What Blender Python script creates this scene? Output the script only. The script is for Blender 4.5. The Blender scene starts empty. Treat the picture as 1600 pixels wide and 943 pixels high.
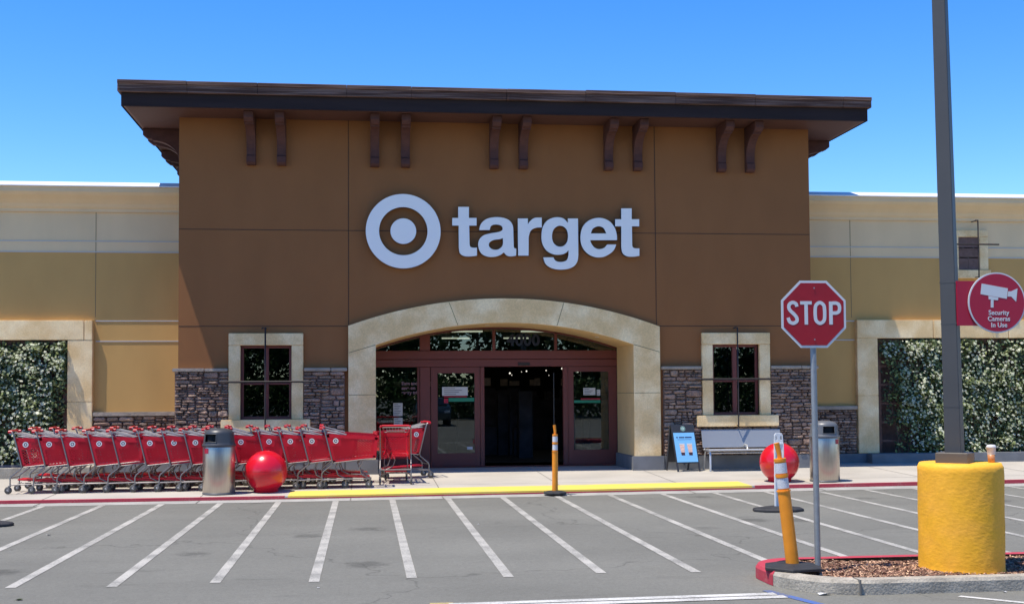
import bpy, bmesh, math, random
from math import sin, cos, pi, radians, sqrt, atan2
from mathutils import Vector, Matrix

random.seed(7)
S = bpy.context.scene
C = S.collection

# ------------------------------------------------------------------ camera
F, SH, PITCH, YAW, ROLL, DIST, EYE = 1906.07, 60.2065, .041356, .11981, -.0068232, 24.9116, 1.8

def cam_axes():
    cy, sy = cos(YAW), sin(YAW)
    fwd = Vector((sy*cos(PITCH), cy*cos(PITCH), sin(PITCH)))
    right = Vector((cy, -sy, 0)); up = right.cross(fwd)
    cr, sr = cos(ROLL), sin(ROLL)
    return right*cr + up*sr, -right*sr + up*cr, fwd
RT, UP, FW = cam_axes()
cam = bpy.data.cameras.new("camera"); camo = bpy.data.objects.new("camera", cam); C.objects.link(camo)
m = Matrix((RT, UP, -FW)).transposed().to_4x4(); m.translation = Vector((0, -DIST, EYE))
camo.matrix_world = m
cam.sensor_width = 36; cam.sensor_fit = 'HORIZONTAL'; cam.lens = F/1600*36
cam.shift_y = SH/1600; cam.clip_end = 3000; cam.clip_start = .1
S.camera = camo

def at(px, py, axis, val):
    """world point of a measured spot of the site on the plane axis=val"""
    d = RT*((px-800)/F) - UP*((py-471.5-SH)/F) + FW
    o = Vector((0, -DIST, EYE)); t = (val-o[axis])/d[axis]
    return o + d*t

# ------------------------------------------------------------------ light
SUN = Vector((-.324, -.140, 1)).normalized()
w = bpy.data.worlds.new("World"); S.world = w; w.use_nodes = True
nt = w.node_tree; bg = nt.nodes['Background']
sky = nt.nodes.new('ShaderNodeTexSky'); sky.sky_type = 'NISHITA'; sky.sun_disc = False
sky.sun_elevation = math.asin(SUN.z); sky.sun_rotation = atan2(SUN.x, SUN.y)
sky.air_density = 1.0; sky.dust_density = .0; sky.ozone_density = 2.5; sky.altitude = 1200
hs = nt.nodes.new('ShaderNodeHueSaturation'); hs.inputs['Saturation'].default_value = 1.38; hs.inputs['Value'].default_value = 1.08; hs.inputs['Hue'].default_value = .510
nt.links.new(sky.outputs[0], hs.inputs['Color']); nt.links.new(hs.outputs[0], bg.inputs[0])
bg.inputs[1].default_value = .15
sl = bpy.data.lights.new("sun", 'SUN'); sl.energy = 4.3; sl.angle = radians(.53); sl.color = (1, .92, .80)
so = bpy.data.objects.new("sun", sl); C.objects.link(so)
so.rotation_euler = SUN.to_track_quat('Z', 'Y').to_euler(); so.location = (-10, -10, 30)
S.view_settings.view_transform = 'Standard'; S.view_settings.look = 'None'
S.view_settings.gamma = 1; S.view_settings.exposure = 0.60; S.view_settings.use_curve_mapping = False

# ------------------------------------------------------------------ materials
def srgb(r, g, b):
    f = lambda c: (c/255/12.92) if c/255 <= .04045 else ((c/255+.055)/1.055)**2.4
    return (f(r), f(g), f(b))

def mat(name, col, rough=.6, metal=0, var=0, vscale=3, var2=None, bump=0, bscale=60, spec=.5, fine=0, fscale=150, coat=0, detail=6, island=0, stretch=None):
    """principled with a large soft colour variation, a fine grain, and a bump"""
    m = bpy.data.materials.new(name); m.use_nodes = True
    N, L = m.node_tree.nodes, m.node_tree.links
    p = N['Principled BSDF']
    p.inputs['Roughness'].default_value = rough; p.inputs['Metallic'].default_value = metal
    p.inputs['Specular IOR Level'].default_value = spec
    if coat: p.inputs['Coat Weight'].default_value = coat; p.inputs['Coat Roughness'].default_value = .08
    base = N.new('ShaderNodeRGB'); base.outputs[0].default_value = (*col, 1); cur = base.outputs[0]
    tc = N.new('ShaderNodeTexCoord'); co = tc.outputs['Object']
    if stretch:
        mp = N.new('ShaderNodeMapping'); mp.inputs['Scale'].default_value = stretch
        L.new(co, mp.inputs[0]); co = mp.outputs[0]
    def mulby(cur, fac_socket, lo, hi, fromlo=.3, fromhi=.7):
        mr = N.new('ShaderNodeMapRange'); mr.inputs[1].default_value = fromlo; mr.inputs[2].default_value = fromhi
        mr.inputs[3].default_value = lo; mr.inputs[4].default_value = hi; L.new(fac_socket, mr.inputs[0])
        mx = N.new('ShaderNodeMix'); mx.data_type = 'RGBA'; mx.blend_type = 'MULTIPLY'; mx.inputs[0].default_value = 1
        L.new(cur, mx.inputs[6]); L.new(mr.outputs[0], mx.inputs[7]); return mx.outputs[2]
    if island:
        g = N.new('ShaderNodeNewGeometry'); 
        if var2:
            mx = N.new('ShaderNodeMix'); mx.data_type = 'RGBA'; L.new(g.outputs['Random Per Island'], mx.inputs[0])
            L.new(cur, mx.inputs[6]); mx.inputs[7].default_value = (*var2, 1); cur = mx.outputs[2]
            wn = N.new('ShaderNodeTexWhiteNoise'); wn.noise_dimensions = '1D'; L.new(g.outputs['Random Per Island'], wn.inputs['W'])
            cur = mulby(cur, wn.outputs['Value'], 1-island, 1+island, 0, 1)
        else:
            cur = mulby(cur, g.outputs['Random Per Island'], 1-island, 1+island, 0, 1)
    if var:
        n = N.new('ShaderNodeTexNoise'); n.inputs['Scale'].default_value = vscale; n.inputs['Detail'].default_value = detail
        L.new(co, n.inputs['Vector']); 
        if var2 and not island:
            mr = N.new('ShaderNodeMapRange'); mr.inputs[1].default_value = .42; mr.inputs[2].default_value = .68
            L.new(n.outputs[0], mr.inputs[0])
            mx = N.new('ShaderNodeMix'); mx.data_type = 'RGBA'; L.new(mr.outputs[0], mx.inputs[0]); L.new(cur, mx.inputs[6])
            mx.inputs[7].default_value = (*var2, 1); cur = mx.outputs[2]
        cur = mulby(cur, n.outputs[0], 1-var, 1+var)
    if fine:
        n = N.new('ShaderNodeTexNoise'); n.inputs['Scale'].default_value = fscale; n.inputs['Detail'].default_value = 3
        L.new(co, n.inputs['Vector']); cur = mulby(cur, n.outputs[0], 1-fine, 1+fine)
    L.new(cur, p.inputs['Base Color'])
    if bump:
        n = N.new('ShaderNodeTexNoise'); n.inputs['Scale'].default_value = bscale; n.inputs['Detail'].default_value = 5
        L.new(co, n.inputs['Vector']); b = N.new('ShaderNodeBump'); b.inputs['Strength'].default_value = 1
        b.inputs['Distance'].default_value = bump; L.new(n.outputs[0], b.inputs['Height']); L.new(b.outputs[0], p.inputs['Normal'])
    m['cur'] = 0
    return m

def emis(name, col, s):
    m = bpy.data.materials.new(name); m.use_nodes = True; p = m.node_tree.nodes['Principled BSDF']
    p.inputs['Base Color'].default_value = (*col, 1); p.inputs['Emission Color'].default_value = (*col, 1); p.inputs['Emission Strength'].default_value = s
    return m

def glass(name, tint=(.75, .8, .78), refl=.5):
    m = bpy.data.materials.new(name); m.use_nodes = True
    N, L = m.node_tree.nodes, m.node_tree.links; N.remove(N['Principled BSDF'])
    t = N.new('ShaderNodeBsdfTransparent'); t.inputs[0].default_value = (*tint, 1)
    g = N.new('ShaderNodeBsdfGlossy'); g.inputs['Roughness'].default_value = .004; g.inputs[0].default_value = (.9, .95, .95, 1)
    f = N.new('ShaderNodeFresnel'); f.inputs[0].default_value = 1.5
    a = N.new('ShaderNodeMath'); a.operation = 'MULTIPLY_ADD'; a.inputs[1].default_value = 1.0; a.inputs[2].default_value = refl; a.use_clamp = True
    L.new(f.outputs[0], a.inputs[0]); mx = N.new('ShaderNodeMixShader'); L.new(a.outputs[0], mx.inputs[0])
    L.new(t.outputs[0], mx.inputs[1]); L.new(g.outputs[0], mx.inputs[2]); L.new(mx.outputs[0], N['Material Output'].inputs[0])
    return m

def worn_paint(name, col, under, amount=.5, scale=9, rough=.7):
    """road paint, worn through to the surface below in speckles and patches"""
    m = bpy.data.materials.new(name); m.use_nodes = True
    N, L = m.node_tree.nodes, m.node_tree.links; p = N['Principled BSDF']; p.inputs['Roughness'].default_value = rough
    tc = N.new('ShaderNodeTexCoord')
    a = N.new('ShaderNodeTexNoise'); a.inputs['Scale'].default_value = 45; a.inputs['Detail'].default_value = 8; a.inputs['Roughness'].default_value = .75
    b = N.new('ShaderNodeTexNoise'); b.inputs['Scale'].default_value = scale*.25; b.inputs['Detail'].default_value = 3
    L.new(tc.outputs['Object'], a.inputs[0]); L.new(tc.outputs['Object'], b.inputs[0])
    ad = N.new('ShaderNodeMath'); ad.operation = 'MULTIPLY_ADD'; ad.inputs[1].default_value = .6
    L.new(b.outputs[0], ad.inputs[0]); L.new(a.outputs[0], ad.inputs[2])
    mr = N.new('ShaderNodeMapRange'); mr.inputs[1].default_value = 1.0-amount*.5; mr.inputs[2].default_value = 1.12-amount*.5+.1
    L.new(ad.outputs[0], mr.inputs[0])
    mx = N.new('ShaderNodeMix'); mx.data_type = 'RGBA'; L.new(mr.outputs[0], mx.inputs[0])
    mx.inputs[6].default_value = (*col, 1); mx.inputs[7].default_value = (*under, 1); L.new(mx.outputs[2], p.inputs['Base Color'])
    return m

def asphalt_mat():
    m = bpy.data.materials.new('asphalt'); m.use_nodes = True
    N, L = m.node_tree.nodes, m.node_tree.links; p = N['Principled BSDF']; p.inputs['Roughness'].default_value = .85
    p.inputs['Specular IOR Level'].default_value = .25
    tc = N.new('ShaderNodeTexCoord').outputs['Object']
    def noise(s, d=5, r=.5, st=None):
        n = N.new('ShaderNodeTexNoise'); n.inputs['Scale'].default_value = s; n.inputs['Detail'].default_value = d; n.inputs['Roughness'].default_value = r
        if st:
            mp = N.new('ShaderNodeMapping'); mp.inputs['Scale'].default_value = st; L.new(tc, mp.inputs[0]); L.new(mp.outputs[0], n.inputs[0])
        else: L.new(tc, n.inputs[0])
        return n.outputs[0]
    def mr(s, a, b, c, d):
        n = N.new('ShaderNodeMapRange'); 
        for i, v in enumerate((a, b, c, d)): n.inputs[i+1].default_value = v
        L.new(s, n.inputs[0]); return n.outputs[0]
    def mul(a, b):
        n = N.new('ShaderNodeMath'); n.operation = 'MULTIPLY'; L.new(a, n.inputs[0]); L.new(b, n.inputs[1]); return n.outputs[0]
    v = mul(mr(noise(.35, 4), .3, .7, .88, 1.12), mr(noise(120, 2), .25, .75, .78, 1.22))
    v = mul(v, mr(noise(28, 6, .75), .3, .7, .82, 1.18))
    v = mul(v, mr(noise(9, 4, .6), .3, .7, .94, 1.06))
    v = mul(v, mr(noise(.9, 3, .5, (.15, 1.3, 1)), .45, .7, 1, .93))          # wheel lanes
    vo = N.new('ShaderNodeTexVoronoi'); vo.inputs['Scale'].default_value = .55; vo.inputs['Randomness'].default_value = 1; L.new(tc, vo.inputs['Vector'])
    ad = N.new('ShaderNodeMath'); ad.operation = 'MULTIPLY_ADD'; ad.inputs[1].default_value = .22; L.new(noise(7, 4), ad.inputs[0]); L.new(vo.outputs['Distance'], ad.inputs[2])
    v = mul(v, mr(ad.outputs[0], .19, .27, .66, 1))                            # drips
    wv = N.new('ShaderNodeTexVoronoi'); wv.feature = 'DISTANCE_TO_EDGE'; wv.inputs['Scale'].default_value = .16
    dn = N.new('ShaderNodeTexNoise'); dn.inputs['Scale'].default_value = 1.2; dn.inputs['Detail'].default_value = 6; L.new(tc, dn.inputs[0])
    va = N.new('ShaderNodeVectorMath'); va.operation = 'MULTIPLY_ADD'; va.inputs[1].default_value = (1.4, 1.4, 0); L.new(dn.outputs['Color'], va.inputs[0]); L.new(tc, va.inputs[2]); L.new(va.outputs[0], wv.inputs['Vector'])
    v = mul(v, mr(wv.outputs['Distance'], .0, .0035, .66, 1))                  # hairline cracks
    v = mul(v, mr(noise(2.2, 5, .6, (.25, 1, 1)), .62, .78, 1, .68))      # drawn-out oil smudges
    v = mul(v, mr(noise(1.1, 8, .7), .66, .74, 1, .8))
    v = mul(v, mr(noise(420, 1), .7, .8, 1, 1.5))                            # pale stone chips
    g = N.new('ShaderNodeMix'); g.data_type = 'RGBA'; g.blend_type = 'MULTIPLY'; g.inputs[0].default_value = 1
    g.inputs[6].default_value = (.166, .163, .139, 1); L.new(v, g.inputs[7]); L.new(g.outputs[2], p.inputs['Base Color'])
    b = N.new('ShaderNodeBump'); b.inputs['Distance'].default_value = .006; L.new(noise(130, 3), b.inputs['Height']); L.new(b.outputs[0], p.inputs['Normal'])
    return m

def lattice_mat():
    """red moulded plastic with diamond openings"""
    m = bpy.data.materials.new('cart_plastic_lattice'); m.use_nodes = True
    N, L = m.node_tree.nodes, m.node_tree.links; p = N['Principled BSDF']
    p.inputs['Base Color'].default_value = (.54, .006, .022, 1); p.inputs['Roughness'].default_value = .38
    tc = N.new('ShaderNodeTexCoord'); sx = N.new('ShaderNodeSeparateXYZ'); L.new(tc.outputs['Object'], sx.inputs[0])
    def M(op, a, b=None, c=None):
        n = N.new('ShaderNodeMath'); n.operation = op
        for i, v in enumerate((a, b, c)):
            if v is None: continue
            if isinstance(v, (int, float)): n.inputs[i].default_value = v
            else: L.new(v, n.inputs[i])
        return n.outputs[0]
    ay = M('ABSOLUTE', sx.outputs[1])
    h = M('ADD', sx.outputs[0], ay)
    zz = M('MULTIPLY', sx.outputs[2], 1.15)
    u = M('PINGPONG', M('ADD', h, zz), .026); v = M('PINGPONG', M('ADD', M('SUBTRACT', h, zz), 10.4), .026)
    mn = M('GREATER_THAN', M('MINIMUM', u, v), .0068)
    a = M('SUBTRACT', 1, mn); L.new(a, p.inputs['Alpha'])
    return m

M = {}
M['asphalt'] = asphalt_mat()
M['concrete'] = mat('concrete', (.40, .37, .315), .85, var=.12, vscale=.8, fine=.1, fscale=90, bump=.002, bscale=120)
M['gutter'] = mat('gutter_concrete', (.33, .32, .285), .85, var=.16, vscale=2.5, fine=.14, fscale=70, bump=.003, bscale=90)
M['joint'] = mat('joint', (.16, .15, .13), .9)
M['kerb'] = mat('kerb_concrete', (.35, .315, .25), .9, var=.25, vscale=6, fine=.2, fscale=60, bump=.008, bscale=45)
M['red_paint'] = worn_paint('red_kerb_paint', (.42, .035, .055), (.42, .2, .17), .3)
M['yellow_paint'] = worn_paint('yellow_paint', (.74, .53, .085), (.52, .42, .2), .36)
M['white_paint'] = worn_paint('white_road_paint', (.44, .42, .365), (.2, .195, .17), .58)
M['white_paint2'] = worn_paint('bright_road_paint', (.56, .55, .5), (.3, .29, .26), .5)
M['old_yellow'] = worn_paint('old_yellow_paint', (.5, .36, .12), (.2, .18, .14), .5)
M['blue_paint'] = worn_paint('blue_road_paint', (.05, .12, .36), (.13, .13, .14), .62)
M['brown'] = mat('brown_stucco', (.275, .118, .045), .9, var=.055, vscale=1.1, stretch=(1.4, 1, .6), fine=.08, fscale=120, bump=.004, bscale=90, spec=.2)
M['brown_dark'] = mat('brown_stucco_groove', (.05, .028, .018), .9)
M['beige'] = mat('pale_stucco', (.74, .56, .33), .9, var=.05, vscale=1.2, stretch=(1.4, 1, .6), fine=.06, fscale=120, bump=.003, bscale=90, spec=.2)
M['ochre'] = mat('ochre_stucco', (.55, .33, .115), .9, var=.055, vscale=1.1, stretch=(1.4, 1, .6), fine=.06, fscale=120, bump=.004, bscale=90, spec=.2)
M['reveal'] = mat('pale_reveal', (.5, .48, .44), .7)
M['groove'] = mat('wall_groove', (.2, .15, .08), .9)
M['precast'] = mat('precast_stone', (.80, .56, .27), .85, var=.09, vscale=2.2, var2=(.87, .69, .41), fine=.1, fscale=40, bump=.003, bscale=35, detail=9)
M['precast_bounce'] = mat('precast_warm_bounce', (.70, .48, .22), .85, var=.06, vscale=2.2, fine=.06, fscale=60, bump=.003, bscale=50)  # arch side faces: warm bounce light put into a yellower colour
M['coping'] = mat('white_coping', (.8, .8, .8), .5)
M['stone'] = mat('ledge_stone', (.23, .145, .11), .9, var=.3, vscale=7, var2=(.33, .23, .17), island=.24, bump=.035, bscale=14, fine=.25, fscale=50)
M['mortar'] = mat('mortar', (.19, .125, .10), .95)
M['cap'] = mat('stone_cap', (.34, .28, .22), .85, var=.2, vscale=5, bump=.01, bscale=20)
M['base'] = mat('grey_base_course', (.17, .175, .18), .85, var=.15, vscale=3, bump=.003, bscale=60)
M['fascia'] = mat('dark_fascia', (.030, .020, .020), .8, spec=.2, var=.2, vscale=2, stretch=(.3, 3, 3))
M['fascia_top'] = mat('weathered_wood_trim', (.095, .050, .038), .85, spec=.2, var=.35, vscale=3, var2=(.17, .11, .09), stretch=(.35, 4, 14), bump=.004, bscale=20)
M['soffit'] = mat('soffit_boards', (.12, .052, .038), .6)
M['corbel'] = mat('corbel_wood', (.085, .036, .030), .7, spec=.25, var=.15, vscale=8)
M['frame'] = mat('burgundy_metal', (.15, .034, .026), .45, var=.05, vscale=2)
M['glass'] = glass('door_glass', (.55, .6, .58), .045)
M['winglass'] = glass('window_glass', (.40, .47, .45), .035)
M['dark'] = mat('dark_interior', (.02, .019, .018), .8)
M['dark2'] = mat('dark_shelf', (.10, .05, .045), .7, island=.8, var=.5, vscale=3, var2=(.14, .16, .2))
M['iron'] = mat('black_iron', (.02, .013, .012), .55)
M['white_sign'] = mat('white_acrylic', (.90, .88, .84), .25)
M['sign_side'] = mat('letter_return', (.045, .04, .045), .4)
M['red'] = mat('cart_plastic', (.56, .006, .022), .35)
M['lattice'] = lattice_mat()
M['redbright'] = mat('red_fibreglass', (.60, .005, .016), .28, coat=.35, var=.10, vscale=4, bump=.002, bscale=5)
M['chrome'] = mat('cart_steel', (.26, .245, .235), .42, .75)
M['graypl'] = mat('grey_plastic', (.33, .34, .36), .5)
M['rubber'] = mat('black_rubber', (.022, .022, .023), .7, var=.3, vscale=12, bump=.003, bscale=40)
M['tyre'] = mat('caster_rubber', (.07, .065, .06), .6)
M['steel'] = mat('brushed_steel', (.45, .41, .36), .34, .95, var=.08, vscale=6, stretch=(9, 9, .4))
M['hood'] = mat('dark_plastic_hood', (.05, .052, .055), .42)
M['hood2'] = mat('grey_hood', (.11, .115, .12), .4)
M['black'] = mat('black_void', (.004, .004, .004), .9)
M['orange'] = mat('orange_plastic', (.80, .27, .012), .45, var=.08, vscale=9)
M['reflective'] = mat('reflective_band', (.62, .62, .62), .35, fine=.2, fscale=120)
M['whitepl'] = mat('white_plastic', (.72, .72, .70), .5, var=.06, vscale=9)
M['polegrey'] = mat('dark_grey_pole_paint', (.058, .057, .056), .5, var=.08, vscale=2)
M['plinth'] = mat('pole_cover', (.10, .085, .065), .5)
M['galv'] = mat('galvanised_steel', (.27, .29, .30), .5, .4, var=.12, vscale=14)
M['yellowbase'] = mat('yellow_painted_concrete', (.90, .44, .016), .68, var=.06, vscale=3, var2=(.84, .40, .03), bump=.0035, bscale=24, stretch=(1, 1, 1.6), fine=.06, fscale=30)
M['mulch'] = mat('bark_mulch', (.22, .10, .06), .95, island=.6, var2=(.55, .36, .22))
M['soil'] = mat('mulch_bed', (.17, .085, .055), .95, var=.4, vscale=30, bump=.02, bscale=50, fine=.4, fscale=80)
M['leaf'] = mat('jasmine_leaf', (.020, .036, .010), .5, spec=.35, island=.7, var2=(.15, .175, .05))
M['flower_glint'] = mat('jasmine_blossom_glint', (.80, .79, .60), .6, island=.25, var2=(.26, .33, .14))
M['trellis'] = mat('trellis_wood', (.11, .055, .04), .75, var=.2, vscale=6)
M['backing'] = mat('dark_brick', (.16, .10, .085), .9, var=.2, vscale=12)  # one even dark tone for recess backs and niche bricks
M['signred'] = mat('red_sign_sheeting', (.33, .004, .012), .45, var=.08, vscale=5, bump=.003, bscale=5)
M['signred2'] = mat('crimson_sign', (.38, .005, .032), .4)
M['signwhite'] = mat('white_sheeting', (.60, .62, .62), .45)
M['bench'] = mat('bench_steel', (.27, .285, .30), .45, .2)
M['bench_sunlit'] = mat('bench_steel_sunlit', (.55, .55, .53), .35, .5)  # paler bench steel: sun on seat and tubes put into the colour
M['poster'] = mat('blue_poster', (.20, .50, .80), .45)
M['boardblack'] = mat('black_board', (.03, .03, .033), .5)
M['navy'] = mat('navy_ink', (.02, .04, .12), .6)
M['peach'] = mat('iced_drink', (.72, .48, .38), .6, var=.2, vscale=30)
M['cola'] = mat('dark_drink', (.05, .02, .03), .5)
M['green'] = mat('green_emblem', (.01, .22, .12), .5)
M['paper'] = mat('white_paper', (.55, .55, .54), .6)
M['ink'] = mat('grey_ink', (.12, .12, .13), .7)
M['mauve'] = mat('mauve_vinyl', (.2, .12, .15), .6)
M['numblue'] = mat('dark_blue_numerals', (.003, .006, .022), .4)
M['lamp'] = emis('ceiling_lamp', (1, .93, .75), .9)
M['spot'] = emis('spot_lamp', (1, .93, .8), 1.0)
M['dark3'] = mat('dim_hanging_card', (.5, .4, .33), .8, var=.3, vscale=8)
M['redglow'] = mat('red_stock', (.25, .02, .03), .6)
M['coffee'] = mat('iced_coffee', (.50, .22, .08), .4)
M['cupclear'] = mat('cloudy_cup', (.62, .6, .58), .25)
M['bark'] = mat('tree_bark', (.12, .09, .065), .95, var=.3, vscale=9)
M['treeleaf'] = mat('tree_leaf', (.040, .085, .022), .5, island=.6, var2=(.08, .13, .035))
M['carpaint'] = mat('silver_car_paint', (.30, .33, .36), .25, .5, coat=.8)
M['carpaint2'] = mat('dark_car_paint', (.04, .07, .08), .25, .3, coat=.8)
M['carglass'] = mat('car_glass', (.015, .02, .022), .05)
M['alloy'] = mat('alloy_wheel', (.4, .4, .4), .3, .9)

# ------------------------------------------------------------------ mesh helpers
class MB:
    def __init__(s): s.v = []; s.f = []; s.m = []; s.sm = []; s.mi = 0; s.smooth = False
    def add(s, vs, fs, smooth=None):
        o = len(s.v); s.v += [tuple(v) for v in vs]
        for f in fs:
            s.f.append([i+o for i in f]); s.m.append(s.mi); s.sm.append(s.smooth if smooth is None else smooth)
        return s
    def box(s, x0, x1, y0, y1, z0, z1):
        x0, x1 = sorted((x0, x1)); y0, y1 = sorted((y0, y1)); z0, z1 = sorted((z0, z1))
        return s.add([(x0,y0,z0),(x1,y0,z0),(x1,y1,z0),(x0,y1,z0),(x0,y0,z1),(x1,y0,z1),(x1,y1,z1),(x0,y1,z1)],
                     [(0,3,2,1),(4,5,6,7),(0,1,5,4),(1,2,6,5),(2,3,7,6),(3,0,4,7)])
    def tube(s, pts, r, n=8, r2=None, caps=True):
        pts = [Vector(p) for p in pts]; k = len(pts); rings = []
        prev = None
        for i, p in enumerate(pts):
            a = pts[max(i-1, 0)]; b = pts[min(i+1, k-1)]; d = (b-a).normalized()
            if prev is None:
                u = d.orthogonal().normalized()
            else:
                u = (prev - d*prev.dot(d)).normalized()
            prev = u; v = d.cross(u); rr = r if r2 is None else r+(r2-r)*i/(k-1)
            rings.append([p+(u*cos(2*pi*j/n)+v*sin(2*pi*j/n))*rr for j in range(n)])
        vs = [q for r_ in rings for q in r_]; fs = []
        for i in range(k-1):
            for j in range(n):
                fs.append((i*n+j, i*n+(j+1) % n, (i+1)*n+(j+1) % n, (i+1)*n+j))
        s.add(vs, fs, True)
        if caps: s.add(rings[0], [tuple(range(n))[::-1]], False); s.add(rings[-1], [tuple(range(n))], False)
        return s
    def lathe(s, prof, n=32, c=(0, 0, 0), skip=None, smooth=True, ax='z', cap=True):
        vs = []; fs = []
        for (r, z) in prof:
            for j in range(n):
                a = 2*pi*j/n; vs.append((c[0]+r*cos(a), c[1]+r*sin(a), c[2]+z))
        for i in range(len(prof)-1):
            for j in range(n):
                if skip and skip(i, 2*pi*(j+.5)/n): continue
                fs.append((i*n+j, i*n+(j+1) % n, (i+1)*n+(j+1) % n, (i+1)*n+j))
        if ax == 'y': vs = [(c[0]+(x-c[0]), c[1]+(z-c[2]), c[2]-(y-c[1])) for x, y, z in vs]
        s.add(vs, fs, smooth)
        if cap:
            o = len(s.v)-len(vs)
            for ring, rev in ((0, True), (len(prof)-1, False)):
                if prof[ring][0] > 1e-4:
                    q = [o+ring*n+j for j in range(n)]; s.f.append(q[::-1] if rev else q); s.m.append(s.mi); s.sm.append(False)
        return s
    def prism(s, poly, a0, a1, axis='y'):
        """extrude polygon (2D) along an axis between a0 and a1. axis y: poly is x,z ; x: poly is y,z ; z: poly is x,y"""
        n = len(poly)
        def P(p, a): return {'y': (p[0], a, p[1]), 'x': (a, p[0], p[1]), 'z': (p[0], p[1], a)}[axis]
        vs = [P(p, a0) for p in poly]+[P(p, a1) for p in poly]
        fs = [tuple(range(n))[::-1], tuple(range(n, 2*n))]+[(i, (i+1) % n, n+(i+1) % n, n+i) for i in range(n)]
        return s.add(vs, fs)
    def build(s, name, mats, parent=None, bevel=0, seg=2):
        if not isinstance(mats, (list, tuple)): mats = [mats]
        me = bpy.data.meshes.new(name); o = bpy.data.objects.new(name, me)
        off = Vector((0, 0, 0))
        if parent is not None and not parent.get('_local'):
            off = wloc(parent)
        me.from_pydata([tuple(Vector(v)-off) for v in s.v], [], s.f)
        for m_ in mats: me.materials.append(M[m_] if isinstance(m_, str) else m_)
        for p, mi, sm in zip(me.polygons, s.m, s.sm): p.material_index = mi; p.use_smooth = sm
        bm = bmesh.new(); bm.from_mesh(me); bmesh.ops.recalc_face_normals(bm, faces=bm.faces)
        if bevel: 
            es = [e for e in bm.edges if e.is_manifold and e.calc_face_angle(0) > .5]
            bmesh.ops.bevel(bm, geom=es, offset=bevel, segments=seg, affect='EDGES', clamp_overlap=True)
        bm.to_mesh(me); bm.free(); me.update()
        C.objects.link(o)
        if parent is not None: o.parent = parent
        return o

def wloc(o):
    p = Vector((0, 0, 0))
    while o is not None: p += Vector(o.location); o = o.parent
    return p
def tag(o, label=None, cat=None, group=None, kind=None):
    if label: o['label'] = label
    if cat: o['category'] = cat
    if group: o['group'] = group
    if kind: o['kind'] = kind
    return o
def thing(name, label, cat, loc=(0, 0, 0), rz=0, group=None, local=False):
    o = bpy.data.objects.new(name, None); C.objects.link(o); o.location = loc; o.rotation_euler = (0, 0, rz); o.empty_display_size = .2
    tag(o, label, cat, group)
    if local: o['_local'] = 1
    return o
def struct(name, mb, m, **k): return tag(mb.build(name, m, **k), kind='structure')
def mulp(p, q): return None

def smooth_path(pts, n=6, closed=True):
    """pts: (x, y, 'c'|'s').  runs of s points become Catmull-Rom curves"""
    out = []; k = len(pts)
    for i in range(k if closed else k-1):
        p1 = pts[i]; p2 = pts[(i+1) % k]
        if p1[2] == 'c' and p2[2] == 'c': out.append(Vector(p1[:2])); continue
        p0 = pts[i-1] if (p1[2] == 's' and (closed or i > 0)) else p1
        p3 = pts[(i+2) % k] if (p2[2] == 's' and (closed or i+2 < k)) else p2
        a, b, c_, d = [Vector(p[:2]) for p in (p0, p1, p2, p3)]
        for j in range(n):
            t = j/n
            out.append(.5*((2*b)+(c_-a)*t+(2*a-5*b+4*c_-d)*t*t+(3*b-a-3*c_+d)*t**3))
    if not closed: out.append(Vector(pts[-1][:2]))
    return out

def plate(name, loops, y0, y1, mats, parent=None, bevel=0):
    """flat outline(s) with holes in the x,z plane, extruded from y0 (front) to y1"""
    cu = bpy.data.curves.new('tmp', 'CURVE'); cu.dimensions = '2D'; cu.fill_mode = 'BOTH'
    for lp in loops:
        sp = cu.splines.new('POLY'); sp.points.add(len(lp)-1)
        for p, q in zip(sp.points, lp): p.co = (q[0], q[1], 0, 1)
        sp.use_cyclic_u = True
    h = abs(y1-y0)/2; cu.extrude = h-bevel; cu.bevel_depth = bevel; cu.bevel_resolution = 1; cu.offset = -bevel
    return curve_to(name, cu, Matrix.Translation((0, (y0+y1)/2, 0)) @ Matrix.Rotation(pi/2, 4, 'X'), mats, parent, y0)

def curve_to(name, cu, mtx, mats, parent, y0=None):
    t = bpy.data.objects.new('tmp', cu); C.objects.link(t)
    dg = bpy.context.evaluated_depsgraph_get()
    me = bpy.data.meshes.new_from_object(t.evaluated_get(dg)); me.name = name
    bpy.data.objects.remove(t); bpy.data.curves.remove(cu)
    me.transform(mtx)
    if parent is not None and not parent.get('_local'): me.transform(Matrix.Translation(-wloc(parent)))
    o = bpy.data.objects.new(name, me); me.materials.clear()
    if not isinstance(mats, (list, tuple)): mats = [mats]
    for m_ in mats: me.materials.append(M[m_])
    bm = bmesh.new(); bm.from_mesh(me); bmesh.ops.remove_doubles(bm, verts=bm.verts, dist=1e-5); bmesh.ops.recalc_face_normals(bm, faces=bm.faces)
    for f in bm.faces:
        f.smooth = False; f.material_index = 0
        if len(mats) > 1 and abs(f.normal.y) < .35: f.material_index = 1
    bm.to_mesh(me); bm.free()
    C.objects.link(o)
    if parent is not None: o.parent = parent
    return o

def text(name, body, x, y, z, size, m, parent=None, offset=.0, ext=.001, align='CENTER', sx=1, spacing=1):
    cu = bpy.data.curves.new('tmp', 'FONT'); cu.body = body; cu.size = size; cu.align_x = align; cu.align_y = 'CENTER'
    cu.offset = offset; cu.extrude = ext; cu.space_character = spacing
    return curve_to(name, cu, Matrix.Translation((x, y, z)) @ Matrix.Rotation(pi/2, 4, 'X') @ Matrix.Diagonal((sx, 1, 1, 1)), m, parent)

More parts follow.
